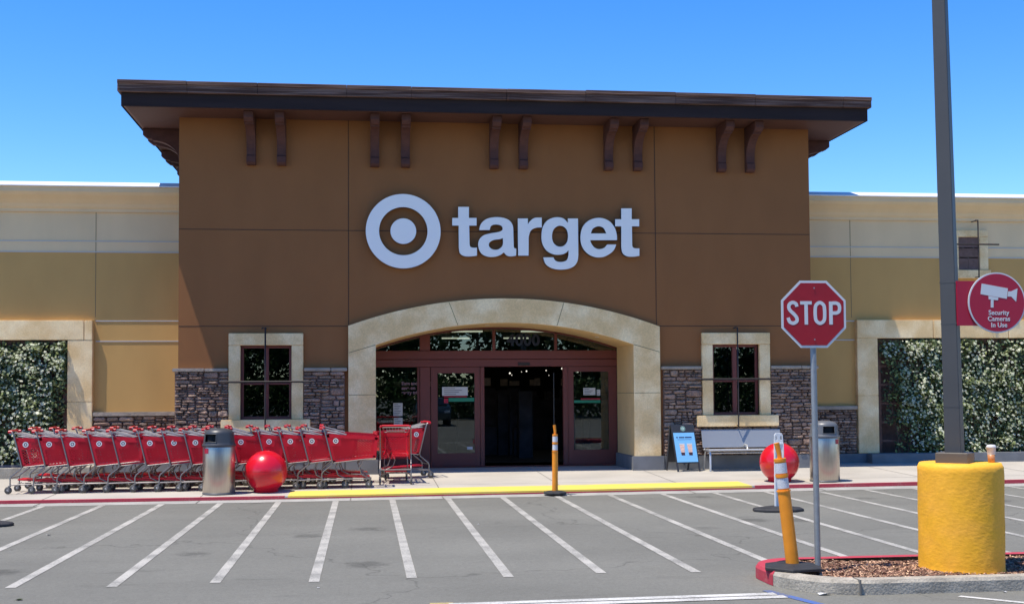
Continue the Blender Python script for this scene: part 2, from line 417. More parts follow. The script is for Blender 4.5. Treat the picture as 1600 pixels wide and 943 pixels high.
def ribbon(mb, pts, wid, y0, y1, closed=False):
    """a stroke of width wid along pts (x,z), thickness y0..y1"""
    k = len(pts); L_ = []; R_ = []
    for i in range(k):
        a = pts[i-1] if (closed or i > 0) else pts[i]; b = pts[(i+1) % k] if (closed or i < k-1) else pts[i]
        d = (Vector(b)-Vector(a)).normalized(); nrm = Vector((-d.y, d.x))*wid/2
        L_.append(Vector(pts[i])+nrm); R_.append(Vector(pts[i])-nrm)
    for i in range(k if closed else k-1):
        j = (i+1) % k
        mb.prism([L_[i], L_[j], R_[j], R_[i]], y0, y1, 'y')

def arc_pts(x0, z0, xm, zm, x1, z1, n=40):
    """circle arc through three points, left to right"""
    ax, ay, bx, by, cx, cy = x0, z0, xm, zm, x1, z1
    d = 2*(ax*(by-cy)+bx*(cy-ay)+cx*(ay-by))
    ux = ((ax*ax+ay*ay)*(by-cy)+(bx*bx+by*by)*(cy-ay)+(cx*cx+cy*cy)*(ay-by))/d
    uy = ((ax*ax+ay*ay)*(cx-bx)+(bx*bx+by*by)*(ax-cx)+(cx*cx+cy*cy)*(bx-ax))/d
    r = sqrt((ax-ux)**2+(ay-uy)**2); a0 = atan2(ay-uy, ax-ux); a1 = atan2(cy-uy, cx-ux)
    return [(ux+r*cos(a0+(a1-a0)*i/n), uy+r*sin(a0+(a1-a0)*i/n)) for i in range(n+1)], (ux, uy, r)

def gz(y): return .15 + min(0, y)*.0225          # the sidewalk falls to the kerb

# ================================================================== GROUND
mb = MB(); mb.add([(-300, -300, 0), (300, -300, 0), (300, 300, 0), (-300, 300, 0)], [(0, 1, 2, 3)])
struct('asphalt_lot', mb, 'asphalt')
face = [(-30, -4.0), (-1, -4.0), (9, -3.45), (34, -2.1)]
lip = [(-30, -4.6), (-1, -4.42), (9, -3.95), (34, -2.7)]
def on(line, x):
    for (a, b), (c, d) in zip(line, line[1:]):
        if x <= c: return b+(d-b)*(x-a)/(c-a)
    return line[-1][1]
xs = [-30, -20, -12, -8, -5, -3, -1, 1, 3, 5, 7, 9, 11, 13, 16, 20, 26, 34]
mb = MB()                                                       # gutter pan
for a, b in zip(xs, xs[1:]): mb.box(a, b, -9, -9, 0, 0) if 0 else mb.add([(a, on(lip, a), .004), (b, on(lip, b), .004), (b, on(face, b)+.05, .012), (a, on(face, a)+.05, .012)], [(0, 1, 2, 3)])
struct('gutter', mb, 'gutter')
mb = MB()                                                       # sidewalk
for a, b in zip(xs, xs[1:]):
    fa, fb = on(face, a), on(face, b)
    mb.add([(a, fa, 0), (b, fb, 0), (b, fb, gz(fb)), (a, fa, gz(fa)), (b, 0, .15), (a, 0, .15), (b, 3.2, .15), (a, 3.2, .15)],
           [(0, 1, 2, 3), (3, 2, 4, 5), (5, 4, 6, 7)])
struct('sidewalk', mb, 'concrete')
def band(name, x0, x1, d0, d1, m, lift=.004, facey=False, ftop=1, fbot=0):
    mb = MB(); pts = [x0]+[x for x in xs if x0 < x < x1]+[x1]
    for a, b in zip(pts, pts[1:]):
        A0, A1, B0, B1 = on(face, a)+d0, on(face, a)+d1, on(face, b)+d0, on(face, b)+d1
        mb.add([(a, A0, gz(A0)+lift), (b, B0, gz(B0)+lift), (b, B1, gz(B1)+lift), (a, A1, gz(A1)+lift)], [(0, 1, 2, 3)])
        if facey: 
            lo, hi = .014+fbot*(gz(A0)-.01), .014+ftop*(gz(A0)-.01)
            mb.add([(a, A0-.004, lo), (b, B0-.004, lo), (b, B0-.004, hi), (a, A0-.004, hi)], [(0, 1, 2, 3)])
    return struct(name, mb, m)
band('red_kerb_paint', -30, -1.35, 0, .07, 'red_paint', facey=True)
band('red_kerb_paint', 6.95, 34, 0, .06, 'red_paint', facey=True)
band('yellow_kerb_paint', -1.3, 6.9, .0, .84, 'yellow_paint', facey=True, fbot=.45)
band('red_kerb_paint', -1.35, 6.95, -.001, -.0005, 'red_paint', facey=True, ftop=.44)
mb = MB()                                                       # joints in the concrete
for x in [-13, -10.4, -7.8, -5.3, -2.75, -.25, 1.3, 3.5, 5.7, 8.1, 10.6, 13.2, 15.8]:
    for seg in range(6):
        y0 = on(face, x)+(3.95)*seg/6*1.0; y1 = on(face, x)+3.95*(seg+1)/6
        mb.add([(x-.008, y0, gz(y0)+.003), (x+.008, y0, gz(y0)+.003), (x+.008, y1, gz(y1)+.003), (x-.008, y1, gz(y1)+.003)], [(0, 1, 2, 3)])
    y0 = on(lip, x); y1 = on(face, x)
    mb.add([(x-.01, y0, .009), (x+.01, y0, .009), (x+.01, y1, .016), (x-.01, y1, .016)], [(0, 1, 2, 3)])
for y in (-2.45,):
    mb.add([(-30, y, gz(y)+.0033), (34, y, gz(y)+.0033), (34, y+.014, gz(y+.014)+.0033), (-30, y+.014, gz(y+.014)+.0033)], [(0, 1, 2, 3)])
struct('sidewalk_joints', mb, 'joint')

def strip(name, x0, y0, x1, y1, wd, m, z=.004):
    d = Vector((x1-x0, y1-y0)).normalized(); n = Vector((-d.y, d.x))*wd/2
    mb = MB(); mb.add([(x0+n.x, y0+n.y, z), (x0-n.x, y0-n.y, z), (x1-n.x, y1-n.y, z), (x1+n.x, y1+n.y, z)], [(0, 1, 2, 3)])
    return struct(name, mb, m)
for i in range(-3, 24):
    x = -5.157+i*.9335
    ye = -12.98
    if 10 <= i: ye = -12.9
    strip('hatch_stripe', x, on(lip, x)-.02, x+(.0 if i > 4 else 0), ye-(.1 if i % 2 else 0), .1, 'white_paint')
strip('stop_line', .70, -14.53, 3.58, -14.44, .12, 'white_paint2', .006)
strip('stop_line', .68, -14.69, 3.62, -14.59, .13, 'white_paint2', .006)
strip('old_yellow_patch', .54, -14.565, .74, -14.565, .28, 'old_yellow', .004)
strip('blue_line', 3.56, -14.25, 3.86, -15.3, .09, 'blue_paint', .004)
a, b = at(1499, 931, 2, 0), at(1640, 945, 2, 0)
strip('bay_line', a.x, a.y, b.x, b.y, .07, 'white_paint2', .004)

# ---- kerbed island
def round_outline(x0, x1, y0, y1, r0, r1, n=10):
    pts = []
    for i in range(n+1):
        a = pi/2+(pi/2)*i/n; pts.append((x0+r1+r1*cos(a), y1-r1+r1*sin(a)))
    for i in range(n+1):
        a = pi+(pi/2)*i/n; pts.append((x0+r0+r0*cos(a), y0+r0+r0*sin(a)))
    pts += [(x1, y0), (x1, y1)]
    return pts
out = round_outline(3.70, 14, -14.62, -13.12, .72, .5)
inn = round_outline(3.85, 14.01, -14.47, -13.27, .62, .38)
def ring_z(name, out, inn, z0, z1, m, sel=None, grow=0, lift=0):
    mb = MB(); n = len(out)
    for i in range(n-2):
        if sel and not sel(i): continue
        a, b, c_, d = out[i], out[i+1], inn[i+1], inn[i]
        def g_(p, k): 
            return (p[0], p[1])
        rb = .03
        def mid(p, q, t): return (p[0]+(q[0]-p[0])*t, p[1]+(q[1]-p[1])*t)
        a2, b2 = mid(a, d, .12), mid(b, c_, .12)
        if grow:
            cx, cy = 6, -13.87
            def ex(p): 
                v = Vector((p[0]-mid(a, d, 1)[0], p[1]-mid(a, d, 1)[1])).normalized()*grow; return (p[0]+v.x, p[1]+v.y)
            a, b, a2, b2 = ex(a), ex(b), ex(a2), ex(b2)
        mb.add([(*a, z0), (*b, z0), (*b, z1-rb+lift), (*a, z1-rb+lift), (*b2, z1+lift), (*a2, z1+lift), (*c_, z1+lift), (*d, z1+lift), (*c_, z0), (*d, z0)],
               [(0, 1, 2, 3), (3, 2, 4, 5), (5, 4, 6, 7), (7, 6, 8, 9)])
    return struct(name, mb, m)
ring_z('island_kerb', out, inn, 0, .13, 'kerb')
# red paint on back and tip
mb = MB(); n = len(out)
for i in range(0, 12):
    a, b, c_, d = out[i], out[i+1], inn[i+1], inn[i]
    gm = .003
    def ex(p, q):
        v = (Vector(p)-Vector(q)).normalized()*gm; return (p[0]+v.x, p[1]+v.y)
    A, B = ex(a, d), ex(b, c_); md = lambda p, q, t: (p[0]+(q[0]-p[0])*t, p[1]+(q[1]-p[1])*t)
    a2, b2 = md(a, d, .12), md(b, c_, .12)
    mb.add([(*A, .004), (*B, .004), (*B, .103), (*A, .103), (*b2, .134), (*a2, .134), (*c_, .134), (*d, .134)], [(0, 1, 2, 3), (3, 2, 4, 5), (5, 4, 6, 7)])
a, b, c_, d = (14, -13.12), out[0], inn[0], (14, -13.27)
mb.add([(a[0], a[1]+.003, .004), (b[0], b[1]+.003, .004), (b[0], b[1]+.003, .103), (a[0], a[1]+.003, .103), (b[0], b[1]-.02, .134), (a[0], a[1]-.02, .134), (*c_, .134), (*d, .134)],
       [(0, 1, 2, 3), (3, 2, 4, 5), (5, 4, 6, 7)])
struct('island_red_paint', mb, 'red_paint')
mb = MB(); a, b, c_, d = (14, -13.12), out[0], inn[0], (14, -13.27)
mb.add([(*a, 0), (*b, 0), (*b, .1), (*a, .1), (b[0], b[1]-.02, .13), (a[0], a[1]-.02, .13), (*c_, .13), (*d, .13)], [(0, 1, 2, 3), (3, 2, 4, 5), (5, 4, 6, 7)])
struct('island_kerb', mb, 'kerb')
mb = MB()
for x, yy in ((4.28, -14.5), (6.4, -14.5)): mb.box(x, x+.012, -14.632, -14.47, .0, .136)
struct('island_kerb_joint', mb, 'joint')
def bump_z(x, y): return .105+.018*sin(3.1*x+1)*sin(5*y)+.01*sin(11*x)*sin(9*y)
mb = MB(); nx, ny = 120, 18
for i in range(nx+1):
    for j in range(ny+1):
        x = 3.88+(14-3.88)*i/nx; y = -14.46+1.18*j/ny
        mb.v.append((x, y, bump_z(x, y)))
for i in range(nx):
    for j in range(ny):
        x = 3.88+(14-3.88)*(i+.5)/nx; y = -14.46+1.18*(j+.5)/ny
        if x < 4.45 and y < -13.9 and (x-4.45)**2+(y+13.9)**2 > .53**2: continue
        if x < 4.2 and y > -13.6 and (x-4.2)**2+(y+13.62)**2 > .30**2: continue
        mb.f.append([i*(ny+1)+j, (i+1)*(ny+1)+j, (i+1)*(ny+1)+j+1, i*(ny+1)+j+1]); mb.m.append(0); mb.sm.append(True)
struct('mulch_bed', mb, 'soil')
mb = MB()
for k in range(9000):
    x = random.uniform(3.9, 8.2); y = random.uniform(-14.44, -13.3)
    if x < 4.45 and y < -13.9 and (x-4.45)**2+(y+13.9)**2 > .52**2: continue
    if x < 4.2 and y > -13.6 and (x-4.2)**2+(y+13.62)**2 > .3**2: continue
    L_ = random.uniform(.012, .05); W = random.uniform(.005, .014); a = random.uniform(0, pi); t = random.uniform(-.5, .5); z = bump_z(x, y)+random.uniform(.002, .014)
    u = Vector((cos(a), sin(a), t))*L_/2; v = Vector((-sin(a), cos(a), random.uniform(-.5, .5)))*W/2; p = Vector((x, y, z))
    mb.add([p-u-v, p+u-v*.6, p+u*.9+v, p-u*.8+v, p-u*.8-v+Vector((0, 0, -.008))], [(0, 1, 2, 3), (0, 4, 1)])
tag(mb.build('bark_chips', 'mulch'), kind='stuff')

# ================================================================== STORE BUILDING
XL, XR, ZS = -3.70, 9.40, 7.33
BL = thing('store_building', 'brown stucco storefront block with a wide dark roof and pale stone arch entrance', 'building', (2.87, 0, .15))
arc_o, (ocx, ocz, orad) = arc_pts(-.34, 3.14, 2.87, 3.70, 6.09, 3.12)
arc_i, (icx, icz, irad) = arc_pts(.21, 2.75, 2.87, 3.20, 5.53, 2.75)
hole_arch = [(-.1, .0)]+[(x+.0, z) for x, z in arc_pts(-.1, 3.0, 2.87, 3.5, 5.85, 3.0)[0]]+[(5.85, .0)]
win = [(-2.48, -1.47, 1.27, 2.75), (7.22, 8.23, 1.27, 2.75)]
outer = [(XL, .0)]+[(-.1, .0)]+[(x, z) for x, z in arc_pts(-.1, 3.0, 2.87, 3.5, 5.85, 3.0)[0]]+[(5.85, .0), (XR, .0), (XR, ZS), (XL, ZS)]
plate('wall', [outer]+[[(a, c), (b, c), (b, d), (a, d)] for a, b, c, d in win], 0, .3, 'brown', BL)
def boxes(name, m, parent, lst, **k):
    for b in lst: mb = MB(); mb.box(*b); mb.build(name, m, parent, **k)
boxes('side_wall', 'brown', BL, [(XL, XL+.3, .303, 9, 0, ZS), (XR-.3, XR, .303, 9, 0, ZS)])
boxes('wall_joint', 'brown_dark', BL, [(XL+.003, XR-.003, -.003, .001, 5.073, 5.087), (XL+.003, -.36, -.003, .001, 3.128, 3.142), (6.11, XR-.003, -.003, .001, 3.128, 3.142),
      (-.342, -.328, -.0035, .001, 3.16, ZS), (6.033, 6.047, -.0035, .001, 3.16, ZS)])

# roof
RL, RR, RF = -4.62, 10.29, -.93
rf = MB(); rf.box(RL, RR, RF, 9.9, ZS, ZS+.03); rf_o = rf.build('soffit', 'soffit', BL)
mb = MB()
y = RF+.06
while y < 3: mb.box(RL+.05, RR-.05, y, y+.006, ZS-.004, ZS-.001); y += .09
mb.build('soffit_board_joint', 'fascia', BL)
mb = MB(); mb.box(RL-.03, RR+.03, RF-.03, 9.93, ZS-.01, ZS+.25); 
roof = mb.build('roof', 'fascia', BL)
# hollow underside: lower lip ring only, so the soffit shows
bm = bmesh.new(); bm.from_mesh(roof.data)
for f in [f for f in bm.faces if f.normal.z < -.9]: bm.faces.remove(f)
bm.to_mesh(roof.data); bm.free()
mb = MB(); mb.box(RL-.03, RR+.03, RF-.03, RF-.003, ZS-.012, ZS-.011); mb.build('fascia_lip', 'fascia', BL)
mb = MB()
segs = [RL-.09]; 
while segs[-1] < RR-1.6: segs.append(segs[-1]+random.uniform(1.1, 1.9))
segs.append(RR+.09)
for i, (a, b) in enumerate(zip(segs, segs[1:])):
    dz = random.uniform(-.012, .012); dy = random.uniform(0, .012)
    mb.box(a+.002, b-.002, RF-.10-dy, RF+.4, ZS+.252, ZS+.46+dz)
    mb.box(a+.002, b-.002, RF-.125-dy, RF+.4, ZS+.40+dz, ZS+.475+dz)
for (x0, x1) in ((RL-.10, RL+.3), (RR-.3, RR+.10)):
    mb.box(x0, x1, RF+.41, 9.95, ZS+.252, ZS+.47)
mb.build('roof_edge', 'fascia_top', BL, bevel=.006, seg=1)
mb = MB(); mb.box(RL+.2, RR-.2, RF+.35, 9.8, ZS+.2, ZS+.455); mb.build('roof_deck', 'fascia_top', BL)

# corbels
prof = [(0, 0), (.76, 0), (.76, -.13), (.68, -.20), (.60, -.205), (.60, -.235)]
prof += [(.60-.40*sin(t)-.04*t, -.235-.38*(1-cos(t))) for t in [i/8*pi/2 for i in range(1, 9)]]
prof += [(.135, -.76), (.17, -.78), (.17, -.90), (.12, -.95), (0, -.95)]
def corbel_front(x):
    mb = MB(); mb.prism([(-p-.0, ZS-.002+z) for p, z in prof], x-.09, x+.09, 'x'); return mb.build('corbel', 'corbel', BL, bevel=.008, seg=1)
for x in (-2.27, -1.67, .20, .82, 2.64, 3.25, 5.04, 5.66, 7.46, 8.08): corbel_front(x)
for y in (1.18, 1.78, 3.5, 4.1):
    for sx, xw in ((-1, XL), (1, XR)):
        mb = MB(); mb.prism([(xw+sx*p*1.19, ZS-.002+z*1.06) for p, z in prof], y-.09, y+.09, 'y'); mb.build('corbel', 'corbel', BL, bevel=.008, seg=1)

# arch surround (front frame and deep reveal)
loop = [(-.34, .44)]+arc_o+[(6.09, .44), (5.53, .44)]+arc_i[::-1]+[(.21, .44)]
plate('arch_surround', [loop], -.085, 1.62, ['precast', 'precast_bounce'], BL, bevel=.0)
boxes('arch_base', 'base', BL, [(x0, x1, -.14, 1.60, .0, .438) for (x0, x1) in ((-.40, .26), (5.48, 6.15))], bevel=.01)
def radial(px, t=.006):
    o_ = [p for p in arc_o if abs(p[0]-px) < .1][0:1] or [arc_o[0]]
    zo = ocz+sqrt(orad**2-(px-ocx)**2); xi = icx+(px-ocx)*irad/orad*1.0; zi = icz+sqrt(max(irad**2-(xi-icx)**2, 0))
    mb = MB(); mb.prism([(px-t, zo-.01), (px+t, zo-.01), (xi+t, zi+.01), (xi-t, zi+.01)], -.088, -.08, 'y'); mb.build('arch_joint', 'groove', BL)
radial(1.70); radial(4.07)
for sgn, xo, xi_ in ((1, -.33, .20), (-1, 6.08, 5.54)):
    mb = MB(); mb.prism([(xo, 2.60), (xi_, 2.755), (xi_, 2.743), (xo, 2.588)], -.088, -.08, 'y'); mb.build('arch_joint', 'groove', BL)
    boxes('arch_joint', 'groove', BL, [(min(xo, xi_), max(xo, xi_), -.088, -.08, 1.74, 1.75)])
boxes('arch_joint', 'groove', BL, [(5.527, 5.533, -.06, 1.6, 1.74, 1.75)])
for x, yv in ((1.7, .6), (2.55, .6), (4.9, .6)):
    z = icz+sqrt(irad**2-(x-icx)**2)
    mb = MB(); mb.lathe([(.05, -.006), (.05, .0)], 12, (x, yv, z-.004)); mb.build('soffit_downlight', 'whitepl', BL)

# stone veneer of individual blocks
def ledge(name, rects, yfront, parent, seed=1):
    if len(rects) > 1:
        for i, q_ in enumerate(rects): ledge(name, [q_], yfront, parent, seed+i)
        return
    rnd = random.Random(seed); mb = MB(); bk = MB()
    for (x0, x1, z0, z1) in rects:
        bk.box(x0, x1, yfront+.03, yfront+.06, z0, z1)
        cells = []
        def split(a_, b_, c_, d_):
            w_, h_ = b_-a_, d_-c_
            if h_ > .17 or (h_ > .09 and rnd.random() < .62 and w_ > .1):
                if w_ > .7 and .2 < h_ < .5 and rnd.random() < .6:
                    m_ = a_+w_*rnd.uniform(.35, .65); split(a_, m_, c_, d_); split(m_, b_, c_, d_); return
                m_ = c_+h_*rnd.uniform(.32, .68); split(a_, b_, c_, m_); split(a_, b_, m_, d_); return
            if w_ > .42 or w_ > h_*5.5 or (w_ > .2 and rnd.random() < .35):
                m_ = a_+w_*rnd.uniform(.3, .7); split(a_, m_, c_, d_); split(m_, b_, c_, d_); return
            cells.append((a_, b_, c_, d_))
        split(x0, x1, z0, z1)
        for a_, b_, za, zb in cells:
            g = .0025; aa, bb, za, zb = a_+g, b_-g, za+g, zb-g; hh = zb-za; ww = bb-aa
            if hh < .012 or ww < .02: continue
            pr = rnd.uniform(.0, .06); y0 = yfront-pr; k = 14; jx = min(ww, .2)*.10; jz = hh*.16
            ring = []
            for i in range(k):          # superellipse outline, roughened
                t = 2*pi*i/k+.2; ct, st_ = cos(t), sin(t)
                ex = (abs(ct)**.45)*(1 if ct > 0 else -1); ez = (abs(st_)**.45)*(1 if st_ > 0 else -1)
                ring.append(((aa+bb)/2+ex*ww/2-abs(rnd.uniform(0, jx))*ex, (za+zb)/2+ez*hh/2-abs(rnd.uniform(0, jz))*ez))
            cx, cz = (aa+bb)/2, (za+zb)/2; vs = []
            for kk, yy in ((1, yfront+.04), (1, y0+.018), (.88, y0)):
                vs += [(cx+(p_[0]-cx)*kk, yy+(rnd.uniform(-.006, .006) if kk < 1 else 0), cz+(p_[1]-cz)*kk) for p_ in ring]
            vs.append((cx+rnd.uniform(-.2, .2)*ww, y0-rnd.uniform(.0, .022), cz+rnd.uniform(-.2, .2)*hh))
            fs = [(j*k+i, j*k+(i+1) % k, (j+1)*k+(i+1) % k, (j+1)*k+i) for j in (0, 1) for i in range(k)]+[(2*k+i, 2*k+(i+1) % k, 3*k) for i in range(k)]
            mb.add(vs, fs)
    o = mb.build(name, 'stone', parent); bk.build('mortar_bed', 'mortar', parent)
    return o
ledge('stone_veneer', [(XL-.06, -2.71, .44, 2.22), (-1.24, -.41, .44, 2.22), (-2.70, -1.25, .44, 1.03)], -.06, BL, 3)
ledge('stone_veneer', [(6.16, 6.98, .44, 2.22), (8.46, XR+.06, .44, 2.22), (6.985, 8.455, .44, 1.03)], -.06, BL, 5)
for (x0, x1) in ((XL-.10, -2.72), (-1.23, -.36), (6.11, 6.97), (8.465, XR+.10)):
    x = x0; mb = MB()
    while x < x1-.01:
        b = min(x+random.uniform(.5, .7), x1)
        if x1-b < .2: b = x1
        mb.box(x+.002, b-.002, -.13-random.uniform(0, .01), .0-.002, 2.225, 2.295+random.uniform(-.004, .004)); x = b
    mb.build('stone_cap', 'cap', BL, bevel=.012)
boxes('base_course', 'base', BL, [(a, b, -.10, -.002, .0, .438) for a, b in ((XL-.08, -.41), (6.16, XR+.08))], bevel=.008)

# windows with stone surrounds
def window(x0, x1, z0, z1, parent, y=0):
    xo0, xo1 = x0-.23, x1+.23
    ww = MB(); g = .003
    ww.box(xo0, (x0+x1)/2-g, y-.09, y-.002, z1, z1+.24); ww.box((x0+x1)/2+g, xo1, y-.09, y-.002, z1, z1+.24)
    for a, b in ((xo0, x0), (x1, xo1)):
        ww.box(a, b, y-.08, y+.1, z0, 2.0); ww.box(a, b, y-.08, y+.1, 2.006, z1-.004)
    sr = ww.build('window_surround', 'precast', parent, bevel=.008)
    ss = MB(); ss.box(xo0-.14, (x0+x1)/2-.004, y-.17, y-.002, z0-.235, z0-.004); ss.box((x0+x1)/2+.004, xo1+.14, y-.17, y-.002, z0-.235, z0-.004)
    ss.build('window_sill', 'precast', parent, bevel=.01)
    f = MB(); t = .055; xm = (x0+x1)/2; zm = z0+(z1-z0)*.48
    f.box(x0, x1, y+.05, y+.12, z1-t, z1); f.box(x0, x1, y+.05, y+.12, z0, z0+t)
    for a in (x0, x1-t): f.box(a, a+t, y+.052, y+.12, z0+t, z1-t)
    f.box(xm-.045, xm+.045, y+.045, y+.12, z0+t, z1-t)
    for a, b in ((x0+t, xm-.045), (xm+.045, x1-t)): f.box(a, b, y+.07, y+.12, zm-.018, zm+.018)
    fr = f.build('window', 'frame', parent, bevel=.004, seg=1)
    p = MB(); p.box(x0+t, x1-t, y+.10, y+.104, z0+t, z1-t); pane = p.build('pane', 'winglass', fr)
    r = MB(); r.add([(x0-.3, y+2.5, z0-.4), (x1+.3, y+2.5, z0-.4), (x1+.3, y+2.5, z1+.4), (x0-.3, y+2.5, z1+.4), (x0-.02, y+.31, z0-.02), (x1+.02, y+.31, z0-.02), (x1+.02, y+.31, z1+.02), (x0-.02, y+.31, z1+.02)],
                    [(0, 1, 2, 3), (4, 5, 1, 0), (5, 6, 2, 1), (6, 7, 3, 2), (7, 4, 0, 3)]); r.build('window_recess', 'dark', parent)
for a, b, c, d in win: window(a, b, c, d, BL)

# storefront
DY = 1.7; XA, XB = .2, 5.54
sf = MB()
def SB(x0, x1, z0, z1, d=0): sf.box(x0, x1, DY-.04-d, DY+.08, z0, z1)
SB(XA, XB, 2.50, 2.69); SB(XA, XB, 2.336, 2.494, .02)
SB(1.175, 1.40, .17, 2.332, .03); SB(1.175, 1.40, 2.694, 3.05, .03)
for x in (2.80, 4.17): SB(x-.03, x+.03, 2.694, 3.14)
SB(XA, XB, .152, .172, .05)
SB(2.495, 2.585, .174, 2.332); SB(4.325, 4.435, .174, 2.332)
SB(XA+.02, 1.172, .174, .42); SB(1.12, 1.172, .424, 2.33); 
arc_f = arc_pts(.2, 2.80, 2.87, 3.17, 5.54, 2.80)[0]
sf_o = sf.build('storefront_frame', 'frame', BL, bevel=.006, seg=1)
mbx = MB()
for (a, b) in zip(arc_i, arc_i[1:]):
    mbx.prism([(a[0], a[1]+.06), (b[0], b[1]+.06), (b[0], b[1]-.035), (a[0], a[1]-.035)], DY-.04, DY+.06, 'y')
mbx.build('arch_head_frame', 'frame', BL)
g = MB(); g.prism([(.2, 2.69)]+[(x, z+.02) for x, z in arc_i]+[(5.54, 2.69)], DY+.02, DY+.026, 'y'); g.build('transom_glass', 'glass', BL)
g = MB(); g.box(XA, 1.15, DY+.02, DY+.026, .42, 2.34); g.build('side_light_glass', 'glass', BL)
def door(x0, x1, gx0, gx1, gz0, gz1):
    d = MB(); y0, y1 = DY-.02, DY+.04
    d.box(x0, gx0, y0, y1, .18, 2.33); d.box(gx1, x1, y0, y1, .18, 2.33); d.box(gx0, gx1, y0, y1, .18, gz0); d.box(gx0, gx1, y0, y1, gz1, 2.33)
    o = d.build('door', 'frame', BL)
    p = MB(); p.box(gx0-.005, gx1+.005, DY+.01, DY+.016, gz0-.005, gz1+.005); p.build('pane', 'glass', o)
    return o
door(1.415, 2.49, 1.56, 2.37, .46, 2.20)
door(4.44, 5.535, 4.56, 5.35, .50, 2.22)
mb = MB(); mb.box(3.33, 3.58, DY-.10, DY-.062, 2.36, 2.42); mb.build('door_sensor', 'iron', BL)
mb = MB()                                        # edge of the open glass leaf inside the doorway
mb.box(4.14, 4.155, DY+.15, DY+.2, .4, 2.2); mb.build('sliding_leaf_edge', 'polegrey', BL)
# interior hall
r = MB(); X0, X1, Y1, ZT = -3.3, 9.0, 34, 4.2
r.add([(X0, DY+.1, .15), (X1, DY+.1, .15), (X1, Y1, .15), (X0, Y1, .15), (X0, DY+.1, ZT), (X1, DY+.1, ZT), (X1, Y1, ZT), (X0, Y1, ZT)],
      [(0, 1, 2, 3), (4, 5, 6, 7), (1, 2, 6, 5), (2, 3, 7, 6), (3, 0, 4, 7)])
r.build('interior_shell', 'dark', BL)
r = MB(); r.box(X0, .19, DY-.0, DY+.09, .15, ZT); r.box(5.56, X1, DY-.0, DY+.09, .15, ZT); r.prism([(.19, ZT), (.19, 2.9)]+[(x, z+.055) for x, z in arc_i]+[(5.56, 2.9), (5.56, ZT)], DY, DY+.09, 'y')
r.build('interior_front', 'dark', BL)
boxes('ceiling_light', 'lamp', BL, [(xx-.6, xx+.6, yy-.06, yy+.06, ZT-.12, ZT-.06) for yy in (6, 9.5, 13, 17, 22, 28) for xx in (-1.5, 1.2, 3.9, 6.6)])
for i in range(22):
    yy = random.uniform(7, 22); xx = .3+i*.36+random.uniform(-.12, .12); zz = 1.8+(yy+24.9)*random.uniform(.0115, .0185)
    lm = MB(); q_ = random.uniform(.014, .036); lm.lathe([(.001, -q_), (q_, 0), (.001, q_)], 8, (xx, yy, zz)); lm.build('spot_light', 'spot', BL)
for i in range(16):
    xx = .3+i*.45+random.uniform(-.2, .2); yy = random.uniform(6, 14); boxes('hanging_sign', 'dark3', BL, [(xx, xx+random.uniform(.12, .4), yy, yy+.03, 1.85+(yy+24.9)*.003, 1.85+(yy+24.9)*.003+random.uniform(.08, .22))])
for i in range(70):
    xx = random.uniform(.4, 6.8); yy = random.uniform(5, 18); hh = random.uniform(.5, 1.75)
    boxes('display_shelf', 'dark2', BL, [(xx, xx+random.uniform(.2, .7), yy, yy+.4, .15, .15+hh)])

